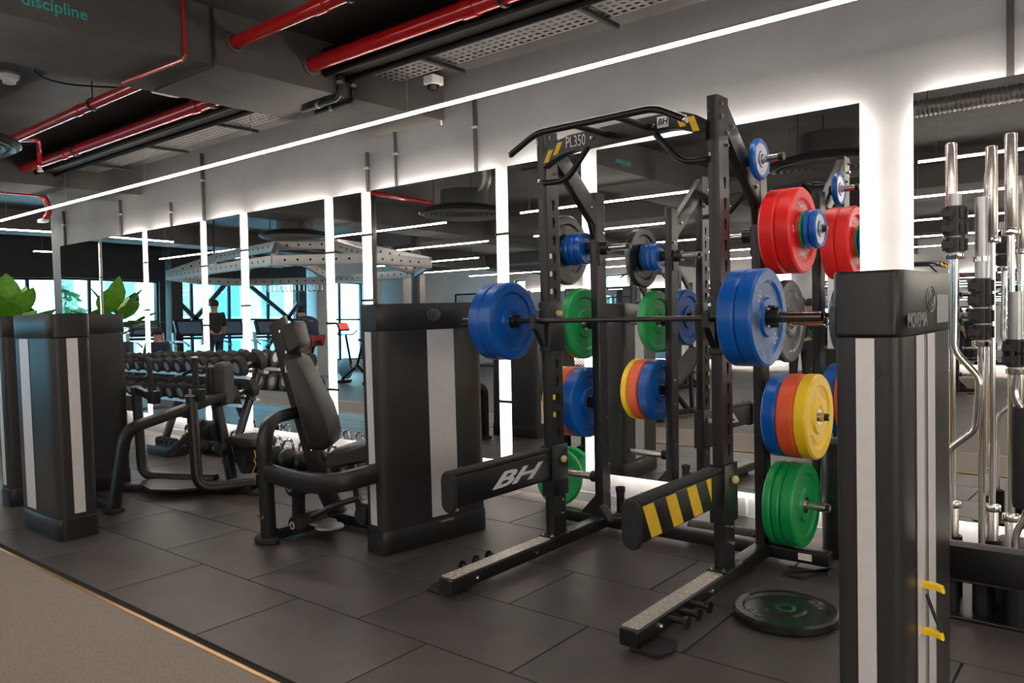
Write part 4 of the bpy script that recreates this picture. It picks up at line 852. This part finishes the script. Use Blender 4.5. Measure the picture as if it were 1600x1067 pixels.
for k, z in enumerate((1.25,1.32,1.39,1.45)): clamp_z(x, y, z, '%s black clamp on the short grey-sleeved bar, counted from below' % ORD[k])
x, y = SPOTS[6]
t = curl(x, y, 1.42, 1.10, [(x,y,1.11),(x-.01,y,.99),(x+.035,y,.90),(x+.03,y,.62),(x+.04,y,.50),(x-.005,y,.40),(x,y,.03)], 'bent bar with black padded middle at the right edge')
B().lathe([(.016,.52),(.042,.52),(.046,.54),(.046,.92),(.042,.94),(.016,.94)], (x+.03,y,0), 'z', 18, True).build('pad', 'foam', t)
for k, z in enumerate((1.14,1.19)): clamp_z(x, y, z, '%s black clamp on the padded bar' % ('lower','upper')[k])
# foam wedge/mats folded on the floor behind the holder
for k in range(3):
    o = B().rbox((-.30,4.36,.045+k*.075), (.55,.24,.07), .03, 'x', .012).own('folded_mat', 'cushion', (-.30,4.36,.01+k*.075)); tag(o, '%s of three dark folded mats stacked behind the bar holder' % ('lowest','middle','topmost')[k], 'mat')

# ------------------------------------------------------------------ dumbbell rack at the mirror wall
dr = thing('dumbbell_rack', 'dark two-tier dumbbell rack standing along the mirror wall', 'rack', (-8.2, 4.25, 0))
DX0, DX1 = -9.75, -6.72
for x in (-9.6, -8.2, -6.85):
    B().beam([(x,4.02,.0),(x,4.42,1.0)], .06, .07, up=(1,0,0)).build('rack_leg', 'black_metal', dr); B().beam([(x,3.95,.03),(x,4.46,.03)], .06, .06).build('rack_foot', 'black_metal', dr)
TIER = ((.82,4.27), (.56,4.17))
for z, y in TIER:
    Mt = Matrix.Rotation(math.radians(-14), 3, 'X')
    B().box(((DX0+DX1)/2,y-.10,z-.005), (DX1-DX0,.05,.03), Mt).build('shelf_rail', 'steel_grey', dr); B().box(((DX0+DX1)/2,y+.10,z+.035), (DX1-DX0,.05,.03), Mt).build('shelf_rail', 'steel_grey', dr)
def dumbbell_proto(R):
    r = bpy.data.objects.new('dumbbell', None); COL.objects.link(r); r.empty_display_size = .05
    B().lathe([(0,-.07),(.015,-.07),(.017,0),(.015,.07),(0,.07)], axis='y', n=12).build('handle', 'chrome', r)
    for s in (-1, 1):
        h = B().lathe([(0,s*.062),(R*.85,s*.062),(R,s*.072),(R,s*.138),(R*.92,s*.146),(R*.55,s*.146),(R*.55,s*.142),(0,s*.142)], axis='y', n=20).build('head', 'foam', r)
        B().lathe([(R*.54,s*.1425),(R*.54,s*.1445),(0,s*.1445)], axis='y', n=16).build('disc', 'steel_grey', h)
    return r
n_per = 13
for ti, (z, y) in enumerate(TIER):
    for k in range(n_per):
        x = DX0+.14+(DX1-DX0-.28)*k/(n_per-1); R = .072+.030*k/(n_per-1)
        if ti == 0 and k == 0: protos = [dumbbell_proto(.072+.030*j/4) for j in range(5)]; used = [False]*5
        j = min(4, int(k*5/n_per)); R = .072+.030*j/4
        if not used[j]: d = protos[j]; used[j] = True
        else: d = copy_tree(protos[j])
        d.location = (x, y, z+R+.022); d.rotation_euler = (math.radians(14), 0, 0)
        tag(d, 'round black dumbbell, %s from the left on the %s tier' % (ORD[k], ('upper','lower')[ti]), 'dumbbell', 'dumbbells on the rack')
# kettlebells on the floor
def kettlebell_proto(m):
    r = bpy.data.objects.new('kettlebell', None); COL.objects.link(r); r.empty_display_size = .05
    B().lathe([(0,0),(.06,0),(.085,.02),(.10,.065),(.098,.10),(.075,.145),(.045,.165),(0,.17)], n=24).build('bell', m, r)
    hh = B().tube([(-.055,0,.135),(-.072,0,.20),(-.05,0,.245),(0,0,.258),(.05,0,.245),(.072,0,.20),(.055,0,.135)], .015, 10, .03); hh.build('handle', 'chrome', r)
    B().lathe([(.022,-.101),(.022,-.097),(0,-.097)], (0,0,.075), 'y', 18).build('colour_disc', {'foam':'letter_grey','black_plastic':'leaf_dark'}[m], r)
    return r
kp = [kettlebell_proto('foam'), kettlebell_proto('black_plastic')]; ku = [False, False]
KX = [-8.02,-7.80,-7.58,-7.36,-7.14,-6.93,-6.72,-6.40,-6.18,-5.96,-5.74,-5.52,-5.30,-5.08]
for k, x in enumerate(KX):
    j = 1 if k in (8,9) else 0
    if not ku[j]: d = kp[j]; ku[j] = True
    else: d = copy_tree(kp[j])
    d.location = (x, 4.24+.02*math.sin(k*2.1), 0); d.rotation_euler = (0,0,math.radians(8*math.sin(k*1.7)))
    tag(d, 'black kettlebell with bright handle, %s from the left of the floor row' % ORD[k], 'kettlebell', 'kettlebells along the wall')
# stack of hex weights and a chain of small gear on the floor
gb = thing('storage_tray', 'low black tray with small training gear on the floor under the dumbbell rack', 'tray', (-7.9, 3.9, 0))
B().rbox((-7.9,3.93,.05), (.46,.22,.10), .02, 'z', .01).build('tray_body', 'black_plastic', gb)
for k in range(4): B().lathe([(.02,-.03),(.045,-.03),(.05,0),(.045,.03),(.02,.03)], (-8.05+k*.10,3.93,.13), 'y', 16, True).build('gear_ring', 'black_metal', gb)
# ------------------------------------------------------------------ plants
def leaf_mesh(L, W, name='leaf', m='leaf'):
    b = B(); n = 7; rows = []
    for i in range(n+1):
        t = i/n; wd = W/2*(math.sin(PI*min(1, t**.75))**.8)+.004; z = L*t; bend = .10*L*t*t
        rows.append([(-wd, -bend+.14*wd, z), (-wd*.5, -bend+.02*wd+.01, z), (0, -bend-.02*W, z), (wd*.5, -bend+.02*wd+.01, z), (wd, -bend+.14*wd, z)])
    vs = [p for r in rows for p in r]; fs = []
    for i in range(n):
        for k in range(4): a = i*5+k; fs.append((a, a+1, a+6, a+5))
    back = [(p[0], p[1]+.003, p[2]) for p in vs]; o = len(vs)
    b.add(vs+back, fs+[tuple(q+o for q in f[::-1]) for f in fs])
    me = b.mesh(name, 80); me.materials.append(MAT[m]); return me
def plant(loc, pot_h, pot_r, leaves, label, m='leaf'):
    t = thing('potted_plant', label, 'plant', loc)
    B().lathe([(0,0),(pot_r*.8,0),(pot_r,.03),(pot_r,pot_h),(pot_r-.02,pot_h),(pot_r-.02,pot_h-.05),(0,pot_h-.05)], loc, 'z', 28).build('planter', 'dark_metal', t)
    B().lathe([(0,pot_h-.048),(pot_r-.021,pot_h-.048),(0,pot_h-.03)], loc, 'z', 20).build('soil', 'soil', t)
    lm = leaf_mesh(.44, .32, 'leaf', m)
    for (dx, dy, z, az, tilt, s) in leaves:
        a, ti = math.radians(az), math.radians(tilt)
        B().tube([(loc[0],loc[1],pot_h-.05), (loc[0]+dx*.3,loc[1]+dy*.3,pot_h+(z-pot_h)*.6), (loc[0]+dx,loc[1]+dy,z+.01)], .010, 6).build('leaf_stem', 'stem', t)
        o = bpy.data.objects.new('leaf', lm); COL.objects.link(o); o.parent = t
        o.location = (dx, dy, z); o.scale = (s,s,s)
        o.rotation_euler = (Matrix.Rotation(a, 3, 'Z') @ Matrix.Rotation(ti, 3, 'X')).to_euler()
plant((-12.05, 3.88, 0), 1.10, .26, [(.04,-.02,1.62,72,4,1.05),(.06,-.14,1.52,40,28,1.0),(.08,.12,1.52,110,30,1.0),(.12,-.05,1.42,75,48,1.05),(.14,-.22,1.36,35,58,1.0),(.14,.22,1.38,120,58,1.0),(.20,.0,1.30,80,72,1.0),(-.06,.08,1.55,200,25,.95),(-.10,-.12,1.50,-40,40,.95),(-.16,.14,1.40,-150,60,.95),(.05,-.28,1.30,10,72,1.0),(.05,.28,1.32,150,74,.95),(.22,-.16,1.26,60,80,.95),(.20,.18,1.25,105,82,.95)], 'broad-leaved green fig plant behind the towers on the left')
plant((-17.45, 1.45, 0), .55, .25, [(.1,-.25,1.75,90,30,.95),(.0,.25,1.60,120,50,.9),(.15,.05,1.30,80,65,1.1),(.1,-.30,1.15,60,75,1.0),(.1,.30,1.05,110,70,1.0),(-.1,-.1,1.95,90,15,.8)], 'long-stemmed tropical plant by the teal window', 'leaf_dark')
plant((-16.7, 5.9, 0), .55, .25, [(.1,-.25,1.35,90,30,.95),(.0,.25,1.40,120,50,.9),(.15,.05,1.30,80,65,1.1)], 'leafy plant by the window past the mirror wall', 'leaf_dark')

# ------------------------------------------------------------------ hanging training rig, treadmills, bike
rg = thing('training_rig', 'pale grey perforated steel training rig with a hexagonal top', 'training rig', (-12.2, .4, 0))
lowo = [(-15.6,.55),(-14.6,1.75),(-10.2,2.35),(-8.9,1.55),(-9.0,.25),(-10.8,-1.15),(-13.6,-1.35),(-15.5,-.45)]
upo = [(-14.6,.75),(-13.6,1.35),(-11.0,1.75),(-10.1,1.25),(-10.2,.45),(-11.2,-.35),(-13.3,-.45),(-14.5,.05)]
def rig_beam(P, Q, nm, w=.07, h=.15):
    P, Q = Vector(P), Vector(Q); d = Q-P; be = B().beam([P,Q], w, h, r=.006).build(nm, 'rig_grey', rg); dn = d.normalized(); pr = V(-dn.y, dn.x, 0).normalized(); hb = B()
    for k in range(int(d.length/.20)-1):
        for s in (-1, 1): c = P+dn*(.2+k*.20); hb.cyl(c+pr*s*(w/2-.0005), c+pr*s*(w/2+.0012), .020, 8)
    if hb.v: o = hb.build('hole_shade_disc', 'hole', be); o['kind'] = 'stuff'  # near-black discs on the beam faces stand in for shaded holes
for i in range(8):
    rig_beam((*lowo[i],2.30), (*lowo[(i+1)%8],2.30), 'lower_beam'); rig_beam((*upo[i],2.62), (*upo[(i+1)%8],2.62), 'upper_beam'); rig_beam((*lowo[i],2.33), (*upo[i],2.60), 'sloping_beam')
for k in range(8):
    x = -14.0+k*.55; B().cyl((x,-.40,2.56),(x,1.35,2.56), .020, 10).build('monkey_rung', 'chrome', rg)
for i in (3,5): B().rbox((lowo[i][0],lowo[i][1],1.65), (.12,.12,CZ), .01, 'z', 0, 2).build('rig_post', 'dark_metal', rg)
for i in (1,5,7): B().cyl((upo[i][0],upo[i][1],2.68),(upo[i][0],upo[i][1],CZ), .02, 8).build('hanger_rod', 'dark_metal', rg)
for k in range(14):
    x = -15.2+k*.10; y = -.60-(x+15.5)*.45; B().tube([(x,y,2.22),(x,y,2.10),(x+.06,y-.02,2.08)], .014, 8).build('accessory_hook', 'chrome', rg)
def treadmill(x, y, label):
    t = thing('treadmill', label, 'treadmill', (x,y,0), 'treadmills facing the windows')
    B().rbox((x,y,.12), (1.75,.78,.10), .03, 'z', .01).build('deck', 'dark_metal', t); B().rbox((x+.08,y,.176), (1.5,.52,.012), .01, 'z', .003).build('belt', 'foam', t)
    B().rbox((x-.78,y,.20), (.36,.74,.16), .06, 'z', .03).build('motor_hood', 'black_plastic', t)
    for s in (-1,1):
        B().beam([(x-.55,y+s*.38,.15),(x-.72,y+s*.37,1.20)], .06, .09, up=(1,0,0)).build('mast', 'steel_grey', t)
        B().tube([(x-.70,y+s*.37,1.02),(x-.25,y+s*.37,1.0),(x-.05,y+s*.37,.92)], .022, 10, .08).build('handrail', 'steel_grey', t)
        B().rbox((x-.02,y+s*.37,.02), (1.6,.06,.04), .01, 'z', .004).build('foot_rail', 'black_plastic', t)
    c = B().box((x-.72,y,1.30), (.07,.66,.36), Matrix.Rotation(math.radians(-22), 3, 'Y')).build('console', 'black_plastic', t)
    B().box((x-.684,y,1.315), (.004,.54,.28), Matrix.Rotation(math.radians(-22), 3, 'Y')).build('screen', 'screen', c)
    B().rbox((x-.70,y,1.08), (.12,.70,.06), .02, 'y', .01).build('cross_handle', 'black_plastic', t)
for k, (x, y) in enumerate(((-15.9,1.25), (-15.9,.25), (-15.9,-.75), (-15.9,-1.75))): treadmill(x, y, 'treadmill facing the braced window, %s from the left' % ORD[k])
def bike(x, y, label, rz=0):
    t = thing('exercise_bike', label, 'exercise bike', (0,0,0), 'exercise bikes')
    B().tube([(-.55,0,.08),(.0,0,.42),(.50,0,.08)], .035, 10, .05).build('frame', 'black_metal', t)
    B().lathe([(.0,-.02),(.23,-.02),(.25,-.012),(.25,.012),(.23,.02),(0,.02)], (-.42,0,.34), 'y', 26).build('flywheel', 'steel_grey', t)
    B().tube([(-.02,0,.40),(.22,0,.98)], .03, 10).build('seat_post', 'black_metal', t); B().rbox((.24,0,1.0), (.27,.18,.06), .05, 'z', .02, 4).build('saddle', 'foam', t)
    B().tube([(-.20,0,.35),(-.40,0,1.10)], .03, 10).build('bar_post', 'black_metal', t)
    B().tube([(-.30,.24,1.22),(-.42,.24,1.12),(-.42,-.24,1.12),(-.30,-.24,1.22)], .016, 10, .06).build('handlebar', 'foam', t)
    c = B().box((-.50,0,1.30), (.04,.30,.20), Matrix.Rotation(math.radians(-30), 3, 'Y')).build('console', 'black_plastic', t); B().box((-.478,0,1.312), (.004,.24,.14), Matrix.Rotation(math.radians(-30), 3, 'Y')).build('screen', 'screen_red', c)
    for s in (-1,1): cr = B().beam([(-.02,s*.07,.40),(-.02+s*.14,s*.08,.33)], .025, .03).build('crank', 'chrome', t); B().rbox((-.02+s*.14,s*.13,.33), (.09,.10,.02), .01, 'z', .004).build('pedal', 'black_plastic', cr)
    for xx in (-.55,.50): B().rbox((xx,0,.04), (.08,.52,.07), .02, 'z', .01).build('floor_bar', 'black_metal', t)
    t.location = (x,y,0); t.rotation_euler = (0,0,math.radians(rz)); return t
bike(-14.0, -2.35, 'exercise bike with small red screen nearest the wide window pier', 0); bike(-13.3, -.5, 'ridden exercise bike under the training rig', 0)
# benches and a second rack across the carpet
def bench(x, y, rz, label):
    t = thing('weight_bench', label, 'bench', (0,0,0), 'weight benches')
    B().rbox((.35,0,.44), (.40,.30,.07), .05, 'z', .02, 4).build('seat', 'cushion', t)
    b = B().rbox((0,0,0), (.80,.30,.07), .05, 'z', .02, 4); Mx = Matrix.Translation((-.23,0,.68)) @ Matrix.Rotation(math.radians(38), 4, 'Y'); b.v = [tuple(Mx @ Vector(v)) for v in b.v]; b.build('backrest', 'cushion', t)
    B().beam([(.60,0,.06),(-.60,0,.06)], .06, .08).build('spine', 'black_metal', t)
    B().beam([(.40,0,.40),(.45,0,.06)], .06, .06, up=(1,0,0)).build('front_post', 'black_metal', t); B().beam([(.1,0,.42),(-.30,0,.08)], .06, .06, up=(1,0,0)).build('rear_post', 'black_metal', t); B().beam([(-.35,0,.75),(-.40,0,.08)], .05, .05, up=(1,0,0)).build('adjust_post', 'black_metal', t)
    for xx in (.60,-.60): B().beam([(xx,-.28,.04),(xx,.28,.04)], .06, .07).build('floor_bar', 'black_metal', t)
    t.location = (x,y,0); t.rotation_euler = (0,0,math.radians(rz)); return t
bench(-7.4, -.35, 70, 'inclined black bench across the carpet, left'); bench(-5.1, -.6, 100, 'inclined black bench across the carpet, middle'); bench(-3.2, -.9, 85, 'inclined black bench across the carpet, right')
for k, (x, y) in enumerate(((-7.6,-4.6), (-3.2,-6.2))):
    r2 = copy_tree(rack); r2.location = (x, y, 0); r2.rotation_euler = (0,0,PI)
    r2['label'] = 'black squat rack across the hall seen in the mirrors, %s' % ('left','right')[k]
# mesh cage panels
def mesh_panel(x0, x1, y, label):
    t = thing('mesh_screen', label, 'screen', ((x0+x1)/2,y,0), 'mesh screens across the hall')
    for a, c in (((x0,y,.02),(x0,y,2.3)), ((x1,y,.02),(x1,y,2.3)), ((x0,y,2.3),(x1,y,2.3)), ((x0,y,.06),(x1,y,.06)), ((x0,y,1.6),(x1,y,1.6))): B().beam([a,c], .05, .05, up=(0,1,0)).build('frame_bar', 'black_metal', t)
    b = B(); n = int((x1-x0)/.10)+22
    for s in (-1, 1):
        for k in range(-22, n):
            a0 = x0+k*.10 if s > 0 else x1-k*.10
            # clip diagonal to the panel
            za, zb = .06, 2.3; xa, xb = a0, a0+s*(zb-za)
            lo, hi = x0, x1
            def cl(x, z, xx, zz): return (x, z)
            t0 = max(0, min(1, ((lo-xa)/(xb-xa)))); t1_ = max(0, min(1, ((hi-xa)/(xb-xa))))
            ta, tb = min(t0,t1_), max(t0,t1_)
            if tb-ta < .02: continue
            b.cyl((xa+(xb-xa)*ta,y,za+(zb-za)*ta), (xa+(xb-xa)*tb,y,za+(zb-za)*tb), .005, 4)
    o = b.build('wire_mesh', 'mesh_metal', t); o['kind'] = 'stuff'
mesh_panel(-17.2, -14.2, -9.0, 'black framed wire mesh screen across the hall, left'); mesh_panel(-12.9, -10.6, -9.0, 'black framed wire mesh screen across the hall, right')
# backlit panels on the wall across the hall
for k in range(6):
    x0 = -16.8+k*3.3; r = thing('wall_mirror', 'backlit mirror on the wall across the hall, %s from the left' % ORD[k], 'mirror', (x0+1.4, YF+.10, .25), 'backlit mirrors across the hall')
    if x0 < -9.2 < x0+2.6: pass
    B().bb(x0, x0+2.5, YF+.085, YF+.095, .25, 2.45).build('mirror_glass', 'mirror', r)
    for (xa, xb, za, zb) in ((x0+.03,x0+2.47,2.40,2.42), (x0+.03,x0+2.47,.28,.30)): B().bb(xa, xb, YF+.05, YF+.08, za, zb).build('led_strip', 'led_back', r)
    for xx in (x0+.1, x0+2.4): B().cyl((xx,YF,1.0),(xx,YF+.085,1.0), .012, 8).build('standoff', 'galvanised', r)

# ------------------------------------------------------------------ people (small, seen in the mirrors)
def skin_mesh(name, pts, edges, radii, m, parent, sub=2):
    me = bpy.data.meshes.new(name); me.from_pydata(pts, edges, []); o = bpy.data.objects.new(name, me); COL.objects.link(o)
    md = o.modifiers.new('skin', 'SKIN'); md.use_smooth_shade = True
    for i, r in enumerate(radii): me.skin_vertices[0].data[i].radius = (r, r) if not isinstance(r, tuple) else r
    me.skin_vertices[0].data[0].use_root = True
    o.modifiers.new('sub', 'SUBSURF').levels = sub
    dg = bpy.context.evaluated_depsgraph_get(); dg.update(); m2 = bpy.data.meshes.new_from_object(o.evaluated_get(dg)); bpy.data.objects.remove(o)
    m2.name = name; m2.materials.clear(); m2.materials.append(MAT[m]); m2.polygons.foreach_set('use_smooth', [True]*len(m2.polygons))
    r_ = bpy.data.objects.new(name, m2); COL.objects.link(r_)
    if parent: r_.parent = parent
    return r_
def person(loc, rz, J, top, bottom, label, shorts=False):
    """J: joint dict in local metres, facing -y"""
    K = ['pelvis','waist','chest','neck','head','crown','ls','le','lw','lh','rs','re','rw','rh','lhip','lk','la','lt','rhip','rk','ra','rt']
    R = [(.13,.105),(.12,.095),(.145,.10),(.055,.055),(.085,.095),(.07,.08),.055,.042,.030,.030,.055,.042,.030,.030,.085,.058,.040,.035,.085,.058,.040,.035]
    E_ = [(0,1),(1,2),(2,3),(3,4),(4,5),(2,6),(6,7),(7,8),(8,9),(2,10),(10,11),(11,12),(12,13),(0,14),(14,15),(15,16),(16,17),(0,18),(18,19),(19,20),(20,21)]
    pts = [J[k] for k in K]
    body = skin_mesh('person', pts, E_, R, 'skin', None)
    ix = [0,1,2,6,7,10,11]; nk = tuple(a*.35+b*.65 for a, b in zip(J['chest'],J['neck'])); sh = skin_mesh('shirt', [pts[i] for i in ix]+[nk], [(0,1),(1,2),(2,3),(3,4),(2,5),(5,6),(2,7)], [(.15,.125),(.14,.115),(.175,.135),.085,.062,.085,.062,(.10,.085)], top, body)
    if shorts: lk = [tuple((a+b)/2 for a, b in zip(J['lhip'],J['lk']))]; rk = [tuple((a+b)/2 for a, b in zip(J['rhip'],J['rk']))]; skin_mesh('shorts', [pts[0],pts[14],lk[0],pts[18],rk[0]], [(0,1),(1,2),(0,3),(3,4)], [(.15,.12),.105,.09,.105,.09], bottom, body)
    else: skin_mesh('trousers', [pts[0],pts[14],pts[15],pts[16],pts[18],pts[19],pts[20]], [(0,1),(1,2),(2,3),(0,4),(4,5),(5,6)], [(.15,.12),.105,.075,.058,.105,.075,.058], bottom, body)
    h = Vector(J['head']); c = Vector(J['crown'])
    hb = B(); hb.lathe([(0,-.012),(.088,-.012),(.098,.03),(.090,.075),(.06,.115),(0,.130)], tuple(h*.55+c*.45+V(0,.012,-.01)), 'z', 18); hb.build('hair', 'hair', body, 80)
    b = B(); b.box(tuple(h+V(0,-.098,-.01)), (.022,.03,.04)); [b.lathe([(0,-.02),(.012,0),(0,.02)], tuple(h+V(s*.09,.0,.0)), 'z', 8) for s in (-1,1)]; b.build('nose_and_ears', 'skin', body)
    b = B(); [b.lathe([(0,-.008),(.009,0),(0,.008)], tuple(h+V(s*.033,-.090,.022)), 'z', 8) for s in (-1,1)]; b.build('eyes', 'hair', body)
    B().box(tuple(h+V(0,-.092,-.052)), (.045,.012,.008)).build('mouth', 'cloth_red', body)
    for s in ('l','r'):
        a, t = Vector(J[s+'a']), Vector(J[s+'t']); f_ = B(); f_.rbox(((a.x+t.x)/2, (a.y+t.y)/2-.02, min(a.z,t.z)-.010), (.10,.27,.085), .035, 'z', .02, 4); f_.build('shoe', 'cloth_black', body)
        hd_ = Vector(J[s+'h']); wr = Vector(J[s+'w']); d = (hd_-wr).normalized(); sd = d.cross(V(0,1,0)); sd = (sd if sd.length > .1 else V(1,0,0)).normalized()
        fb = B()
        for k, ln in enumerate((.075,.085,.080,.065)): q = hd_+sd*(-.027+.018*k); fb.tube([tuple(q-d*.02), tuple(q+d*ln*.55), tuple(q+d*ln*.9+V(0,-.02,0))], .0085, 6)
        fb.tube([tuple(wr+d*.02-sd*.02), tuple(wr+d*.05-sd*.05), tuple(wr+d*.09-sd*.055)], .010, 6); fb.build('fingers', 'skin', body)
    body.location = loc; body.rotation_euler = (0,0,math.radians(rz)); return tag(body, label, 'person')
STAND = dict(pelvis=(0,0,.95),waist=(0,0,1.10),chest=(0,0,1.32),neck=(0,0,1.47),head=(0,-.02,1.57),crown=(0,-.01,1.66),ls=(.18,0,1.40),le=(.23,.02,1.13),lw=(.22,-.08,.90),lh=(.22,-.10,.83),rs=(-.18,0,1.40),re=(-.23,.02,1.13),rw=(-.22,-.08,.90),rh=(-.22,-.10,.83),lhip=(.10,0,.90),lk=(.11,-.02,.50),la=(.11,.02,.09),lt=(.12,-.10,.06),rhip=(-.10,0,.90),rk=(-.11,-.02,.50),ra=(-.11,.02,.09),rt=(-.12,-.10,.06))
BEND = dict(STAND, waist=(0,-.06,1.08), chest=(0,-.16,1.26), neck=(0,-.26,1.38), head=(0,-.33,1.46), crown=(0,-.34,1.55), ls=(.18,-.18,1.34), rs=(-.18,-.18,1.34), le=(.22,-.22,1.08), re=(-.22,-.22,1.08), lw=(.16,-.40,.95), rw=(-.16,-.40,.95), lh=(.15,-.46,.96), rh=(-.15,-.46,.96))
SIT = dict(STAND, lk=(.14,-.42,.50), rk=(-.14,-.42,.50), lhip=(.10,-.05,.52), rhip=(-.10,-.05,.52), la=(.14,-.44,.09), ra=(-.14,-.44,.09), lt=(.14,-.56,.06), rt=(-.14,-.56,.06))
for k in ('pelvis','waist','chest','neck','head','crown','ls','le','lw','lh','rs','re','rw','rh'): SIT[k] = (STAND[k][0], STAND[k][1]-(.08 if k in ('lw','lh','rw','rh') else 0), STAND[k][2]-.40)
RIDE = dict(BEND); 
for k in ('pelvis','waist','chest','neck','head','crown','ls','rs'): RIDE[k] = (BEND[k][0], BEND[k][1]*1.35, BEND[k][2]+.12)
RIDE.update(le=(.22,-.42,1.28), re=(-.22,-.42,1.28), lw=(.22,-.62,1.16), rw=(-.22,-.62,1.16), lh=(.22,-.68,1.15), rh=(-.22,-.68,1.15), lhip=(.10,-.02,1.04), rhip=(-.10,-.02,1.04), lk=(.12,-.34,.86), la=(.12,-.30,.44), lt=(.12,-.42,.40), rk=(-.12,-.30,.68), ra=(-.12,-.16,.30), rt=(-.12,-.28,.26))
person((-15.55,.25,.186), -90, STAND, 'cloth_black', 'cloth_navy', 'person in dark clothes standing at the treadmills with their back turned')
person((-14.55,2.0,0), -35, SIT, 'cloth_navy', 'cloth_black', 'person in a dark blue top sitting below the braced window')
st = thing('stool', 'dark stool under the sitting person near the windows', 'stool', (-14.55,2.0,0)); B().lathe([(0,.36),(.17,.36),(.18,.38),(.17,.42),(0,.42)], (-14.55,2.0,0), 'z', 22).build('seat', 'cushion', st); B().cyl((-14.55,2.0,.02),(-14.55,2.0,.37), .03, 10).build('post', 'chrome', st); B().lathe([(0,0),(.20,0),(.19,.02),(0,.03)], (-14.55,2.0,0), 'z', 22).build('base', 'black_metal', st)
person((-13.07,-.5,0), -90, RIDE, 'cloth_navy', 'cloth_red', 'person in a dark top and red shorts riding the exercise bike', True)
person((-4.62,-4.2,0), 150, STAND, 'cloth_black', 'cloth_black', 'dark-haired person in black standing, seen right of the barbell plates')
person((-4.75,-5.1,0), 120, STAND, 'cloth_green', 'cloth_black', 'person in dark green standing behind the person in black')
